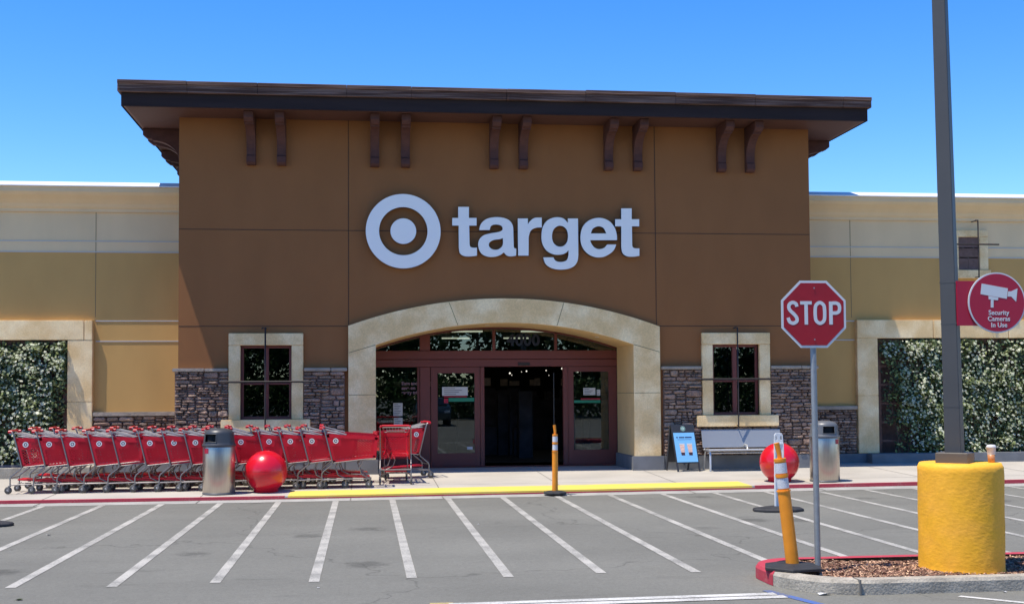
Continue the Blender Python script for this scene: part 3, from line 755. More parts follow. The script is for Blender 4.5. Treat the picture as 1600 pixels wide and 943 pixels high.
# ================================================================== WINGS
WY = 1.4
def cornice(mb, x0, x1):
    P = [(0, 5.60), (-.05, 5.60), (-.05, 5.66), (-.09, 5.70), (-.12, 5.76), (-.20, 5.84), (-.30, 5.92), (-.35, 5.98), (-.35, 6.08), (0, 6.08)]
    mb.prism([(WY+a, b) for a, b in P], x0, x1, 'x')
def wing(x0, x1, label, ox0, ox1, inner, joints, sb, cap, trims):
    W = thing('store_wing', label, 'building', ((x0+x1)/2, WY, .15))
    ix0, ix1, it = inner
    hole = [[(ix0, .3), (ix1, .3), (ix1, it), (ix0, it)]]
    plate('wall', [[(x0, .15), (x1, .15), (x1, 4.75), (x0, 4.75)]]+hole, WY, WY+.2, 'ochre', W)
    extra = []
    if x0 > 0: extra = [[(13.50, 4.82), (13.92, 4.82), (13.92, 5.24), (13.50, 5.24)]]
    plate('upper_wall', [[(x0, 4.752), (x1, 4.752), (x1, 6.1), (x0, 6.1)]], WY, WY+.2, 'beige', W)
    mb = MB(); cornice(mb, x0, x1); mb.build('cornice', 'beige', W)
    mb = MB(); x = x0
    mb.prism([(WY-.39, 6.083), (WY-.39, 6.105), (WY-.0, 6.235), (WY+.3, 6.235), (WY+.3, 6.083)], x0, x1, 'x'); mb.build('coping', 'coping', W)
    boxes('reveal_strip', 'reveal', W, [(x0, x1, WY-.012, WY, z, z+.022) for z in (4.755, 4.98)]+[(a, b, WY-.010, WY, z, z+.022) for a, b, z in trims])
    boxes('wall_joint', 'groove', W, [(x-.006, x+.006, WY-.003, WY+.001, 3.4, 5.6) for x in joints])
    g_ = .004
    boxes('trellis_pier', 'precast', W, [(a_, b_, WY-.12, WY+.1, .36+(it-.36)*k/2+g_/2, .36+(it-.36)*(k+1)/2-g_/2) for a_, b_ in ((ox0, ix0), (ix1, ox1)) for k in (0, 1)], bevel=.008)
    mb = MB(); xx = ox0; 
    while xx < ox1-.01:
        b = min(xx+1.8, ox1); mb.box(xx+g_, b-g_, WY-.125, WY+.1, it, it+.41); xx = b
    mb.build('trellis_surround', 'precast', W, bevel=.01)
    a, b = sb
    ledge('stone_veneer', [(a, b, .36, 1.33)], WY-.05, W, int(abs(a)*10))
    mb = MB(); mb.box(a, b, WY-.12, WY, 1.335, 1.42); mb.build('stone_cap', 'cap', W, bevel=.01)
    mb = MB(); mb.box(min(a, ox0), max(b, ox1), WY-.14, WY, .15, .357); mb.build('base_course', 'base', W)
    mb = MB(); mb.box(ix0-.1, ix1+.1, WY+.45, WY+.5, .15, it+.3); mb.build('recess_back', 'backing', W)
    mb = MB(); boxes('recess_side', 'ochre', W, [(ix0-.05, ix0, WY+.1, WY+.45, .3, it+.05), (ix1, ix1+.05, WY+.1, WY+.45, .3, it+.05), (ix0, ix1, WY+.1, WY+.45, it, it+.05)])
    return W
WL = wing(-30, XL-.003, 'tan and ochre wing wall left of the brown storefront block, behind the cart row', -11.2, -5.63, (-10.7, -6.13, 2.92), [-5.60], (-5.62, XL-.004), 0,
          [(-5.59, XL-.004, 3.31), (-5.59, XL-.004, 2.885)])
WR = wing(XR+.003, 34, 'tan and ochre wing wall right of the brown storefront block, behind the stop sign', 10.94, 17.5, (11.42, 17.0, 2.93), [10.87], (XR+.004, 10.93), 0,
          [(XR+.004, 10.93, 3.31), (XR+.004, 10.93, 2.885)])
# small blind window niche on the right wing
def ngbox(*a): return a
mb = MB(); nx0, nx1 = 13.42, 13.93
mb.box(nx0-.2, nx1+.2, WY-.06, WY-.001, 5.24, 5.39)
mb.box(nx0-.2, nx0, WY-.055, WY-.001, 4.485, 5.236); mb.box(nx1, nx1+.2, WY-.055, WY-.001, 4.485, 5.236)
mb.box(nx0-.26, nx1+.24, WY-.09, WY-.001, 4.29, 4.48)
mb.build('niche_surround', 'precast', WR, bevel=.006, seg=1)
mb = MB(); zz = 4.485
bk = MB(); bk.box(nx0, nx1, WY-.004, WY-.0005, 4.485, 5.236); bk.build('niche_back', 'mortar', WR)
while zz < 5.2:
    xx = nx0+.004-(.12 if int(zz*10) % 2 else 0)
    while xx < nx1:
        a, b = max(xx, nx0+.004), min(xx+.24, nx1-.004)
        if b-a > .02: mb.box(a, b, WY-.012, WY-.0045, zz+.008, min(zz+.145, 5.23))
        xx += .25
    zz += .15
mb.build('niche_brick', 'backing', WR)

# planters
mb = MB(); mb.box(-30, -5.4, .05, .22, .05, .36); mb.box(-5.57, -5.4, .22, WY-.145, .05, .36)
tag(mb.build('planter_kerb', 'kerb', bevel=.01), 'long low concrete planter kerb below the left jasmine wall', 'planter kerb')
mb = MB(); mb.box(11.1, 34, .95, 1.12, .1, .36); mb.box(11.1, 11.27, 1.12, WY-.145, .1, .36)
tag(mb.build('planter_kerb', 'base', bevel=.01), 'long low grey planter kerb below the right jasmine wall', 'planter kerb')
mb = MB(); mb.add([(-30, .22, .3), (-5.57, .22, .3), (-5.57, WY-.13, .3), (-30, WY-.13, .3)], [(0, 1, 2, 3)])
struct('planter_soil', mb, 'soil')
mb = MB(); mb.add([(11.27, 1.12, .3), (34, 1.12, .3), (34, WY-.13, .3), (11.27, WY-.13, .3)], [(0, 1, 2, 3)])
struct('planter_soil', mb, 'soil')

# trellises and jasmine
def trellis(x0, x1, z1, label):
    T = thing('trellis', label, 'trellis', ((x0+x1)/2, WY+.1, .3)); Y = WY+.05
    mb = MB(); mb.box(x0+.01, x0+.11, Y-.05, Y+.03, .3, z1-.01); mb.box(x1-.11, x1-.01, Y-.05, Y+.03, .3, z1-.01); mb.box(x0+.11, x1-.11, Y-.05, Y+.03, z1-.11, z1-.01)
    mb.build('frame', 'trellis', T)
    mb = MB(); z = .6
    while z < z1-.15: mb.box(x0+.11, x1-.11, Y-.01, Y+.01, z, z+.05); z += .42
    x = x0+.5
    while x < x1-.2: mb.box(x, x+.05, Y+.011, Y+.03, .3, z1-.11); x += .48
    mb.build('lattice', 'trellis', T); return T
trellis(-10.7, -6.13, 2.92, 'dark wooden trellis behind the jasmine on the left wing')
trellis(11.42, 17.0, 2.93, 'dark wooden trellis behind the jasmine on the right wing')

def jasmine(label, x0, x1, z1, dens, seed, edge):
    dens *= 1.0
    rnd = random.Random(seed); J = thing('climbing_jasmine', label, 'climbing plant', ((x0+x1)/2, WY-.05, .3))
    lf = MB(); fl = MB(); cl = [(rnd.uniform(x0, x1), rnd.uniform(.4, z1), rnd.uniform(.10, .30), rnd.uniform(.08, .38)) for _ in range(int((x1-x0)*26))]
    c_ = cl[0]
    n = int((x1-x0)*(z1-.3)*dens)
    for k in range(n):
        if k % 3 == 0:
            x, z = rnd.uniform(x0, x1), rnd.uniform(.3, z1); rr = 0
        else:
            c_ = rnd.choice(cl); a = rnd.uniform(0, 2*pi); r_ = c_[2]*sqrt(rnd.random()); x = c_[0]+r_*cos(a); z = c_[1]+r_*sin(a); rr = 1-r_/c_[2]
        e = edge(x, z)
        if e <= 0 or rnd.random() > min(1, e) or not (x0 < x < x1) or not (.3 < z < z1): continue
        y = WY-.02-c_[3]*rr*rnd.random()-rnd.uniform(0, .10)
        Ls = rnd.uniform(.05, .11); W = Ls*rnd.uniform(.38, .55)
        a = rnd.uniform(0, 2*pi); tilt = rnd.uniform(.1, 1.3)
        u = Vector((cos(a), -.5*abs(sin(a)), sin(a)*.8-.3)).normalized(); nn = Vector((rnd.uniform(-.5, .5), -cos(tilt), sin(tilt))).normalized()
        v = u.cross(nn).normalized()*W/2; u = u*Ls/2; p = Vector((x, y, z)); k_ = nn*Ls*.12
        lf.add([p-u, p-u*.2-v+k_*.3, p+u*.5-v*.8, p+u-k_, p+u*.5+v*.8, p-u*.2+v+k_*.3, p], [(0, 1, 6), (1, 2, 6), (2, 3, 6), (3, 4, 6), (4, 5, 6), (5, 0, 6)])
    nf = int(n*.13)
    for k in range(nf):
        c_ = rnd.choice(cl); a = rnd.uniform(0, 2*pi); r_ = c_[2]*sqrt(rnd.random())*1.0; x = c_[0]+r_*cos(a); z = c_[1]+r_*sin(a)
        if k % 2: x, z = rnd.uniform(x0, x1), rnd.uniform(.35, z1); r_ = c_[2]*.7
        e = edge(x, z)
        if e < .4 or not (x0+.03 < x < x1-.03) or not (.35 < z < z1-.03): continue
        p = Vector((x, WY-.06-c_[3]*(1-r_/c_[2])-rnd.uniform(.02, .12), z)); q = rnd.uniform(.014, .034); b = rnd.uniform(0, 1)
        nn = Vector((rnd.uniform(-.5, .5), -1, rnd.uniform(.1, 1.2))).normalized(); u = nn.orthogonal().normalized(); v = nn.cross(u)
        vs = [p+nn*.004]; fs = []
        for i in range(5):
            a = b+i*2*pi/5; d1 = u*cos(a-.3)+v*sin(a-.3); d2 = u*cos(a+.3)+v*sin(a+.3)
            vs += [p+d1*q, p+d2*q]; fs.append((0, 1+2*i, 2+2*i))
        fl.add(vs, fs)
    lf.build('foliage', 'leaf', J); fl.build('blossoms', 'flower_glint', J)  # pale specks: real blossoms plus leaf glints put in as colour
    st = MB()
    for k in range(9):
        st = MB(); x = rnd.uniform(x0+.2, x1-.2); pts = [(x, WY-.02, .3)]
        for i in range(5): x += rnd.uniform(-.15, .15); pts.append((x, WY-.03, .3+(z1-.5)*(i+1)/5))
        st.tube(pts, .012, 5, .005); st.build('stem', 'bark', J)
    return J
jasmine('dense jasmine with white blossoms on the left trellis, behind the leftmost carts', -8.4, -6.15, 2.88, 2500, 11,
        lambda x, z: (.35 if x > -6.42 and z < 2.1 else 1) - max(0, (x+6.9))*max(0, 1.2-z)*2.2)
jasmine('dense jasmine with white blossoms on the right trellis, behind the lamp pole', 11.45, 15.8, 2.90, 2300, 12,
        lambda x, z: 1.0 if x > 12.6 else (x-11.5)/1.0*1.0+(.5 if z > 2.5 else 0)-(.25 if z < 1 else 0))

# ================================================================== SIGN
def P2(px, py, Y=-.13): 
    p = at(px, py, 1, Y); return (p.x, p.z)
SG = thing('store_sign', 'white bullseye and lowercase store name on the brown wall', 'sign', (2.85, -.02, 4.3))
cxy = P2(630.2, 361); R_ = [abs(P2(630+r, 361)[0]-cxy[0]) for r in (58.5, 38, 20.3)]
circ = lambda r, n=64: [(cxy[0]+r*cos(2*pi*i/n), cxy[1]+r*sin(2*pi*i/n)) for i in range(n)]
plate('bullseye_ring', [circ(R_[0]), circ(R_[1])], -.13, -.02, ['white_sign', 'sign_side'], SG, bevel=.0)
plate('bullseye_dot', [circ(R_[2])], -.13, -.02, ['white_sign', 'sign_side'], SG)
A_, B_ = 700, 850
def LT(o, pts): return [tuple(P2(o+v.x/8.575, 315+v.y/8.575)) for v in smooth_path(pts)]
c, s = 'c', 's'
letters = [
 [(A_, [(137,70,c),(280,70,c),(280,218,c),(383,218,c),(383,320,c),(284,320,c),(289,570,c),(300,603,s),(340,616,s),(388,614,c),(388,722,c),(300,733,s),(215,727,s),(160,690,s),(145,610,c),(143,320,c),(57,320,c),(57,218,c),(137,218,c)])],
 [(A_, [(418,380,c),(440,300,s),(505,238,s),(600,210,s),(715,211,s),(815,246,s),(866,315,s),(875,390,c),(881,596,c),(890,622,s),(915,628,c),(912,722,c),(850,732,s),(790,722,s),(748,678,c),(700,713,s),(620,738,s),(530,735,s),(450,695,s),(408,610,s),(414,520,s),(470,455,s),(570,424,s),(680,405,s),(724,383,s),(731,350,s),(706,318,s),(640,305,s),(580,322,s),(558,380,c)]),
  (A_, [(735,487,c),(690,502,s),(605,515,s),(553,552,s),(553,602,s),(600,638,s),(668,640,s),(718,605,s),(737,560,s)])],
 [(A_, [(935,225,c),(1070,225,c),(1070,303,c),(1100,260,s),(1160,218,s),(1255,213,c),(1257,345,c),(1180,349,s),(1112,385,s),(1084,460,s),(1081,520,c),(1080,722,c),(940,722,c)])],
 [(B_, [(320,225,c),(455,225,c),(460,715,c),(447,800,s),(395,868,s),(300,903,s),(185,908,s),(85,882,s),(18,828,s),(-10,745,c),(125,745,c),(155,790,s),(220,807,s),(298,788,s),(325,730,s),(329,650,c),(285,690,s),(205,711,s),(110,699,s),(25,645,s),(-25,550,s),(-34,450,s),(-18,345,s),(30,265,s),(100,222,s),(180,208,s),(260,225,s),(320,283,c)]),
  (B_, [(107,462,s),(125,380,s),(168,335,s),(215,322,s),(268,338,s),(308,385,s),(322,462,s),(308,540,s),(268,588,s),(215,602,s),(165,588,s),(123,542,s)])],
 [(B_, [(978,515,c),(975,440,s),(945,345,s),(880,265,s),(785,222,s),(685,222,s),(585,263,s),(513,350,s),(488,480,s),(510,600,s),(580,692,s),(680,741,s),(790,741,s),(885,695,s),(940,640,s),(968,573,c),(848,573,c),(805,618,s),(735,635,s),(675,612,s),(635,560,s),(620,516,c)]),
  (B_, [(628,425,c),(655,362,s),(725,330,s),(795,352,s),(835,425,c)])],
 [(B_, [(1035,90,c),(1175,90,c),(1175,235,c),(1275,235,c),(1275,330,c),(1178,330,c),(1182,580,c),(1190,608,s),(1220,624,s),(1278,625,c),(1278,725,c),(1190,737,s),(1105,728,s),(1052,685,s),(1035,610,c),(1035,330,c),(953,330,c),(953,235,c),(1035,235,c)])],
]
for L_ in letters: plate('letter', [LT(o, p) for o, p in L_], -.13, -.02, ['white_sign', 'sign_side'], SG)

# address numerals on the transom glass
N4 = thing('address_numerals', 'dark blue street number 4000 on the transom glass', 'house number', (3.44, DY-.01, 2.9))
for i, t in enumerate('4000'): text('numeral', t, 3.17+.185*i, DY-.05, 2.905, .34, 'numblue', N4, offset=.012, ext=.008)

# iron crosses
def iron(x, z, w0, w1, zt, zb, y, label):
    T = thing('iron_cross', label, 'wall ornament', (x, y, z), group='black iron crosses mounted over windows')
    mb = MB(); mb.tube([(x-.07, y, zt-.02), (x-.05, y, zt), (x, y, zt), (x, y, zb)], .016, 6); mb.build('upright', 'iron', T)
    mb = MB(); mb.tube([(w0, y-.02, z), (w1, y-.02, z)], .018, 6); mb.tube([(x, y, zt), (x, y+.3, zt)], .012, 6); mb.tube([(x, y, zb+.02), (x, y+.18, zb+.02)], .012, 6); mb.build('crossbar', 'iron', T)
iron(-1.975, 2.02, -2.87, -1.07, 3.09, 1.04, -.26, 'black iron cross standing off the window left of the entrance')
iron(7.70, 2.02, 6.79, 8.62, 3.09, 1.04, -.26, 'black iron cross standing off the window above the bench')
iron(13.74, 5.03, 13.1, 14.22, 5.58, 4.28, WY-.35, 'small black iron cross over the bricked niche by the lamp pole')

# notices on the glass
def sheet(name, label, x0, x1, z0, z1, m='paper', lines=0, y=DY-.025):
    T = thing(name, label, 'notice', ((x0+x1)/2, y, z0)); mb = MB(); mb.box(x0, x1, y, y+.003, z0, z1); mb.build('sheet', m, T)
    if lines:
        k = MB(); 
        for i in range(lines):
            z = z1-(z1-z0)*(i+.8)/(lines+.6); k.box(x0+(x1-x0)*.08, x0+(x1-x0)*(.5+.4*((i*37) % 10)/10), y-.001, y-.0002, z-.006, z+.006)
        k.build('print', 'ink', T)
    return T
sheet('door_notice', 'wide white notice on the glass of the left door leaf', 1.66, 2.22, 1.71, 1.90, lines=4)
sheet('door_notice', 'small white label low on the left door leaf', 2.20, 2.32, .54, .60)
sheet('door_notice', 'white notice on the glass of the right door leaf', 4.78, 5.05, 1.70, 1.86, lines=4)
sheet('door_notice', 'small white card beside the notice on the right door leaf', 5.08, 5.16, 1.69, 1.82, lines=2)
sheet('window_poster', 'framed white poster on the dark glass beside the doors', .60, .80, 1.28, 1.56, lines=7)
sheet('window_poster', 'lower white card on the dark glass beside the doors', .61, .80, 1.05, 1.24, lines=4)
sheet('door_decal', 'dark green decal strip on the left door glass', 1.80, 2.36, 1.58, 1.66, 'green')
sheet('door_decal', 'thin red decal strip under the notice on the left door glass', 1.70, 2.20, 1.675, 1.70, 'signred2')
sheet('door_decal', 'small red decal on the left door glass', 1.70, 1.79, 1.55, 1.65, 'signred2')
sheet('door_decal', 'dark green decal strip on the right door glass', 4.57, 5.16, 1.53, 1.59, 'green')
sheet('door_decal', 'thin red decal strip on the right door glass', 4.72, 5.16, 1.60, 1.63, 'signred2')
V = thing('window_lettering', 'faint mauve three line lettering on the side glass', 'lettering', (.97, DY-.02, 1.8))
for i, t in enumerate(('Earn and', 'save on', 'every trip')): text('lettering', t, .78, DY-.02, 1.98-.10*i, .098, 'mauve', V, offset=.004, align='LEFT')

# ================================================================== CARTS
def cart():
    T = thing('shopping_cart', 'x', 'shopping cart', local=True)
    # side outline rear->front: top (.08,.95)-(.99,.89) bottom (.20,.46)-(.95,.53)
    hw = lambda x: .275-.075*x
    tr, tf, br, bf = (.08, .955), (.99, .895), (.20, .46), (.95, .54)
    def V3(p, s_): return (p[0], s_*hw(p[0]), p[1])
    b = MB()
    for s_ in (-1, 1): b.add([V3(br, s_), V3(bf, s_), V3(tf, s_), V3(tr, s_)], [(0, 1, 2, 3)])
    b.add([V3(bf, -1), V3(bf, 1), V3(tf, 1), V3(tf, -1)], [(0, 1, 2, 3)])
    b.add([V3(br, -1), V3(bf, -1), V3(bf, 1), V3(br, 1)], [(0, 1, 2, 3)])
    b.build('basket', 'lattice', T)
    r = MB()
    for s_ in (-1, 1):
        def bar(p, q, t0, t1):
            n = (Vector(q)-Vector(p)).normalized(); u = Vector((-n.y, n.x))
            A = [Vector(p)+u*t0, Vector(q)+u*t0, Vector(q)+u*t1, Vector(p)+u*t1]
            r.add([(a.x, s_*(hw(a.x)+.006), a.y) for a in A]+[(a.x, s_*(hw(a.x)-.012), a.y) for a in A], [(0, 1, 2, 3), (4, 5, 6, 7), (0, 1, 5, 4), (1, 2, 6, 5), (2, 3, 7, 6), (3, 0, 4, 7)])
        bar(tr, tf, -.045, .012); bar(br, bf, -.008, .035); bar(br, tr, -.03, .01) if 0 else bar((.20, .46), (.08, .955), -.045, 0); bar(bf, tf, -.005, .05)
        # solid field round the badge
        r.add([(a, s_*(hw(a)+.003), b_) for a, b_ in ((.13, .76), (.34, .75), (.34, .93), (.09, .935))], [(0, 1, 2, 3)])
    r.box(tf[0]-.01, tf[0]+.015, -hw(.99), hw(.99), tf[1]-.05, tf[1]+.012); r.box(bf[0]-.01, bf[0]+.012, -hw(.95), hw(.95), bf[1], bf[1]+.04)
    r.build('rim', 'red', T)
    f = MB()
    for s_ in (-1, 1):
        y = s_*.285
        f.tube([(-.02, s_*.26, 1.075), (.03, y, 1.06), (.055, y, 1.0), (.19, y, .47), (.17, y, .42), (.02, y, .30), (0, y, .26), (0, y, .14)], .0125, 7)
        f.tube([(0, y, .155), (.45, s_*.25, .165), (.86, s_*.20, .16)], .012, 6)
        f.tube([(.74, s_*.21, .52), (.66, s_*.22, .36), (.70, s_*.22, .24), (.84, s_*.20, .17)], .011, 6)
        f.tube([(.2, s_*.27, .455), (.93, s_*.205, .53)], .009, 6)
    f.tube([(.0, -.28, .27), (.0, .28, .27)], .010, 6)
    f.tube([(.86, -.20, .16), (.86, .20, .16)], .010, 6)
    f.build('frame', 'chrome', T)
    h = MB(); h.tube([(-.03, -.25, 1.08), (-.03, .25, 1.08)], .018, 8); h.build('handle', 'red', T)
    k = MB()
    for s_ in (-1, 1): k.box(-.045, .03, s_*.27-.017, s_*.27+.017, 1.045, 1.088)
    k.build('handle_bracket', 'red', T, bevel=.008, seg=1)
    g = MB(); 
    for i in range(9):
        y = -.22+.055*i; g.tube([(.05, y, 1.045), (.42, y*.92, .945)], .0045, 4, caps=False)
    g.tube([(.05, -.235, 1.045), (.05, .235, 1.045)], .008, 5); g.tube([(.42, -.22, .945), (.42, .22, .945)], .008, 5)
    g.tube([(.05, -.235, 1.045), (.42, -.22, .945)], .008, 5); g.tube([(.05, .235, 1.045), (.42, .22, .945)], .008, 5)
    g.build('rear_gate', 'chrome', T)
    st = MB(); st.add([(.09, -.17, .99), (.36, -.16, .955), (.36, .16, .955), (.09, .17, .99), (.09, -.17, .98), (.36, -.16, .945), (.36, .16, .945), (.09, .17, .98)],
                      [(0, 1, 2, 3), (4, 7, 6, 5), (0, 4, 5, 1), (1, 5, 6, 2), (2, 6, 7, 3), (3, 7, 4, 0)]); st.build('child_seat', 'graypl', T)
    t = MB(); t.add([(.1, -.2, .25), (.84, -.17, .20), (.84, .17, .20), (.1, .2, .25), (.1, -.2, .23), (.84, -.17, .17), (.84, .17, .17), (.1, .2, .23)],
                    [(0, 1, 2, 3), (4, 7, 6, 5), (0, 4, 5, 1), (1, 5, 6, 2), (2, 6, 7, 3), (3, 7, 4, 0)]); t.build('lower_tray', 'red', T)
    for (x, s_, yy) in ((0, -1, .285), (0, 1, .285), (.86, -1, .20), (.86, 1, .20)):
        y = s_*yy; w_ = MB(); w_.mi = 0
        w_.lathe([(.012, -.016), (.055, -.016), (.063, -.008), (.063, .008), (.055, .016), (.012, .016)], 16, (x-.03, y, .064), ax='y')
        w_.mi = 1; w_.box(x-.035, x-.005, y-.022, y-.018, .06, .13); w_.box(x-.035, x-.005, y+.018, y+.022, .06, .13); w_.box(x-.03, x+.012, y-.022, y+.022, .125, .142)
        w_.mi = 2; w_.lathe([(.001, -.019), (.022, -.019), (.022, .019), (.001, .019)], 10, (x-.03, y, .064), ax='y', cap=False)
        w_.build('caster', ['tyre', 'chrome', 'graypl'], T)
    for s_ in (-1, 1):
        x, z = .245, .845; y = s_*(hw(x)+.0075); bd = MB(); n = 20
        sk = -.075*s_
        for r0, r1 in ((.048, .030), (.016, .0005)):
            vs = []; 
            for i in range(n):
                a = 2*pi*i/n; 
                for rr in (r0, r1): vs.append((x+rr*cos(a), y+sk*rr*cos(a), z+rr*sin(a)))
            bd.add(vs, [(2*i, 2*i+1, (2*i+3) % (2*n), (2*i+2) % (2*n)) for i in range(n)])
        bd.build('badge', 'whitepl', T)
        bk = MB(); bk.add([(x+.031*cos(2*pi*i/n), y-s_*.001+sk*.031*cos(2*pi*i/n), z+.031*sin(2*pi*i/n)) for i in range(n)], [tuple(range(n))])
        bk.build('badge_field', 'boardblack', T)
    return T
proto = cart()
def copy_thing(src, loc, rz, label, group):
    r = src.copy(); C.objects.link(r); r.location = loc; r.rotation_euler = (0, 0, rz); r['label'] = label
    if group: r['group'] = group
    for ch in src.children:
        c_ = ch.copy(); C.objects.link(c_); c_.parent = r
    return r
# front row: rear-wheel positions measured along the kerb
lx = [40, 76, 113, 156, 192, 235, 271, 306, 341, 377, 420, 454, 487, 525]
n = len(lx)
ordinal = ['leftmost', 'second', 'third', 'fourth', 'fifth', 'sixth', 'seventh', 'eighth', 'ninth', 'tenth', 'eleventh', 'twelfth', 'thirteenth']
GR = 'red carts nested in the front row'
for i, px in enumerate(lx):
    Y = -2.62+(-.06*(n-i)/n)
    p = at(px, 697.5-7*i/n, 1, Y-.26)
    x0 = p.x-.245
    if i == n-1: lab = 'red shopping cart at the right end of the front row, whole basket side showing'
    elif i == 0: lab = 'red shopping cart at the left end of the front nested row, before the jasmine'
    elif i == 7: lab = 'red shopping cart partly hidden by the left side of the steel trash can'
    elif i == 8: lab = 'red shopping cart hidden behind the steel trash can in the front row'
    elif i == 9: lab = 'red shopping cart showing between the steel trash can and the red ball'
    elif i == 12: lab = 'red shopping cart second from the right end of the front nested row'
    elif i == 11: lab = 'red shopping cart third from the right end of the front nested row'
    elif i == 10: lab = 'red shopping cart of the front row directly above the red ball'
    else: lab = f'red shopping cart {ordinal[i]} from the left end of the front nested row'
    z = gz(Y)
    if i == 0: proto.location = (x0, Y, z); proto['label'] = lab; proto['group'] = GR
    else: copy_thing(proto, (x0, Y, z), radians(random.uniform(-2.2, 2.2)), lab, GR)
# back row
G2 = 'red carts nested in the back row'
xb = -5.95
for i in range(16):
    x0 = xb+i*.345+random.uniform(-.03, .03)
    if i == 0: lab = 'red shopping cart at the left end of the back row, behind the jasmine-side front cart'
    elif i == 15: lab = 'red shopping cart at the right end of the back row, beside the arch column'
    elif i < 8: lab = f'red shopping cart {ordinal[i]} from the left end of the back row, against the stone wall'
    else:
        lab = f'red shopping cart {["", "second", "third", "fourth", "fifth", "sixth", "seventh", "eighth"][15-i]} from the right end of the back nested row'
    copy_thing(proto, (x0, -1.78+random.uniform(-.03, .03), gz(-1.8)), radians(random.uniform(-2, 2)), lab, G2)
copy_thing(proto, (.55, -2.25, gz(-2.3)), radians(88), 'red shopping cart turned handle first towards the kerb at the row\'s right end', None)
copy_thing(proto, (1.17, -.85, gz(-.9)), radians(191), 'red shopping cart facing left in front of the dark side glass', None)
for o in list(C.objects):
    if o.get('_local') is not None: del o['_local']

# ================================================================== BALLS, BINS
def ball(x, y, label):
    z = gz(y); T = thing('bollard_ball', label, 'bollard', (x, y, z), group='large red ball bollards on the kerb'); r = .365
    mb = MB(); pr = [(.001, .0), (.20, .0), (.215, .012)]
    for i in range(4, 40):
        a = -pi/2+pi*i/40
        if r*cos(a) > .2: pr.append((r*cos(a), r-.03+r*sin(a)+.02))
    for i in range(1, 12):
        a = pi*.31+(pi/2-pi*.31)*i/11; rr = r*cos(a)
        if rr < pr[-1][0]: pr.append((max(rr, .001), r-.01+r*sin(a)))
    mb.lathe(pr, 56, (x, y, z), cap=False); mb.build('sphere', 'redbright', T)
    mb = MB(); mb.lathe([(r+.0005, -.004), (r+.002, 0), (r+.0005, .004)], 56, (x, y, z+r+.01), cap=False); mb.build('seam', 'redbright', T)
    return T
ball(-1.72, -3.22, 'big glossy red ball bollard beside the left steel trash can, before the carts')
ball(7.66, -2.85, 'big glossy red ball bollard in front of the bench, behind the white panel post')

def bin_(x, y, label, ang, hood, sc=1):
    z = gz(y); T = thing('trash_can', label, 'trash can', (x, y, z), group='round stainless steel trash cans')
    b = MB(); b.lathe([(.262, 0), (.272, .01), (.272, .80), (.266, .82)], 48, (x, y, z)); b.build('body', 'steel', T)
    b = MB(); b.lathe([(.279, .0), (.279, .03)], 48, (x, y, z)); b.build('foot_ring', 'hood2', T)
    def sk(i, a):
        d = (a-ang+pi) % (2*pi)-pi
        return i in (4,) and abs(d) < .46
    h = MB(); h.lathe([(.25, .80), (.285, .815), (.287, .845), (.268, .865), (.264, .89), (.247, 1.03), (.243, 1.055), (.20, 1.10), (.10, 1.125), (.001, 1.13)], 56, (x, y, z), skip=sk, cap=False)
    h.build('hood', hood, T)
    v = MB(); v.lathe([(.225, .85), (.215, 1.05), (.001, 1.06)], 32, (x, y, z), cap=False); v.build('liner', 'black', T)  # black inner cylinder: the opening's shade put into its colour
    t = MB()
    for s_ in (-1, 1):
        a0 = ang+s_*.46
        for i in range(1): t.tube([(x+.266*cos(a0), y+.266*sin(a0), z+.89), (x+.249*cos(a0), y+.249*sin(a0), z+1.03)], .008, 6)
    for r_, zz in ((.265, .89), (.248, 1.03)): t.tube([(x+r_*cos(ang+.46*k/5), y+r_*sin(ang+.46*k/5), z+zz) for k in range(-5, 6)], .007, 6)
    t.build('opening_rim', hood, T)
    a = -pi/2-.95 if x < 0 else -pi/2+.45
    d = MB(); 
    for k in range(6):
        a0, a1 = a+.18*k/6*2, a+.18*(k+1)/6*2; R2 = .2745
        d.add([(x+R2*cos(a0), y+R2*sin(a0), z+.70), (x+R2*cos(a1), y+R2*sin(a1), z+.70), (x+R2*cos(a1), y+R2*sin(a1), z+.79), (x+R2*cos(a0), y+R2*sin(a0), z+.79)], [(0, 1, 2, 3)])
    d.build('decal', 'signred2', T)
    return T
bin_(-2.50, -3.42, 'steel trash can with black hood standing in front of the cart row', -pi/2-.52, 'hood')
bin_(8.50, -2.95, 'steel trash can with grey hood right of the stop sign post', -pi/2-.0, 'hood2')

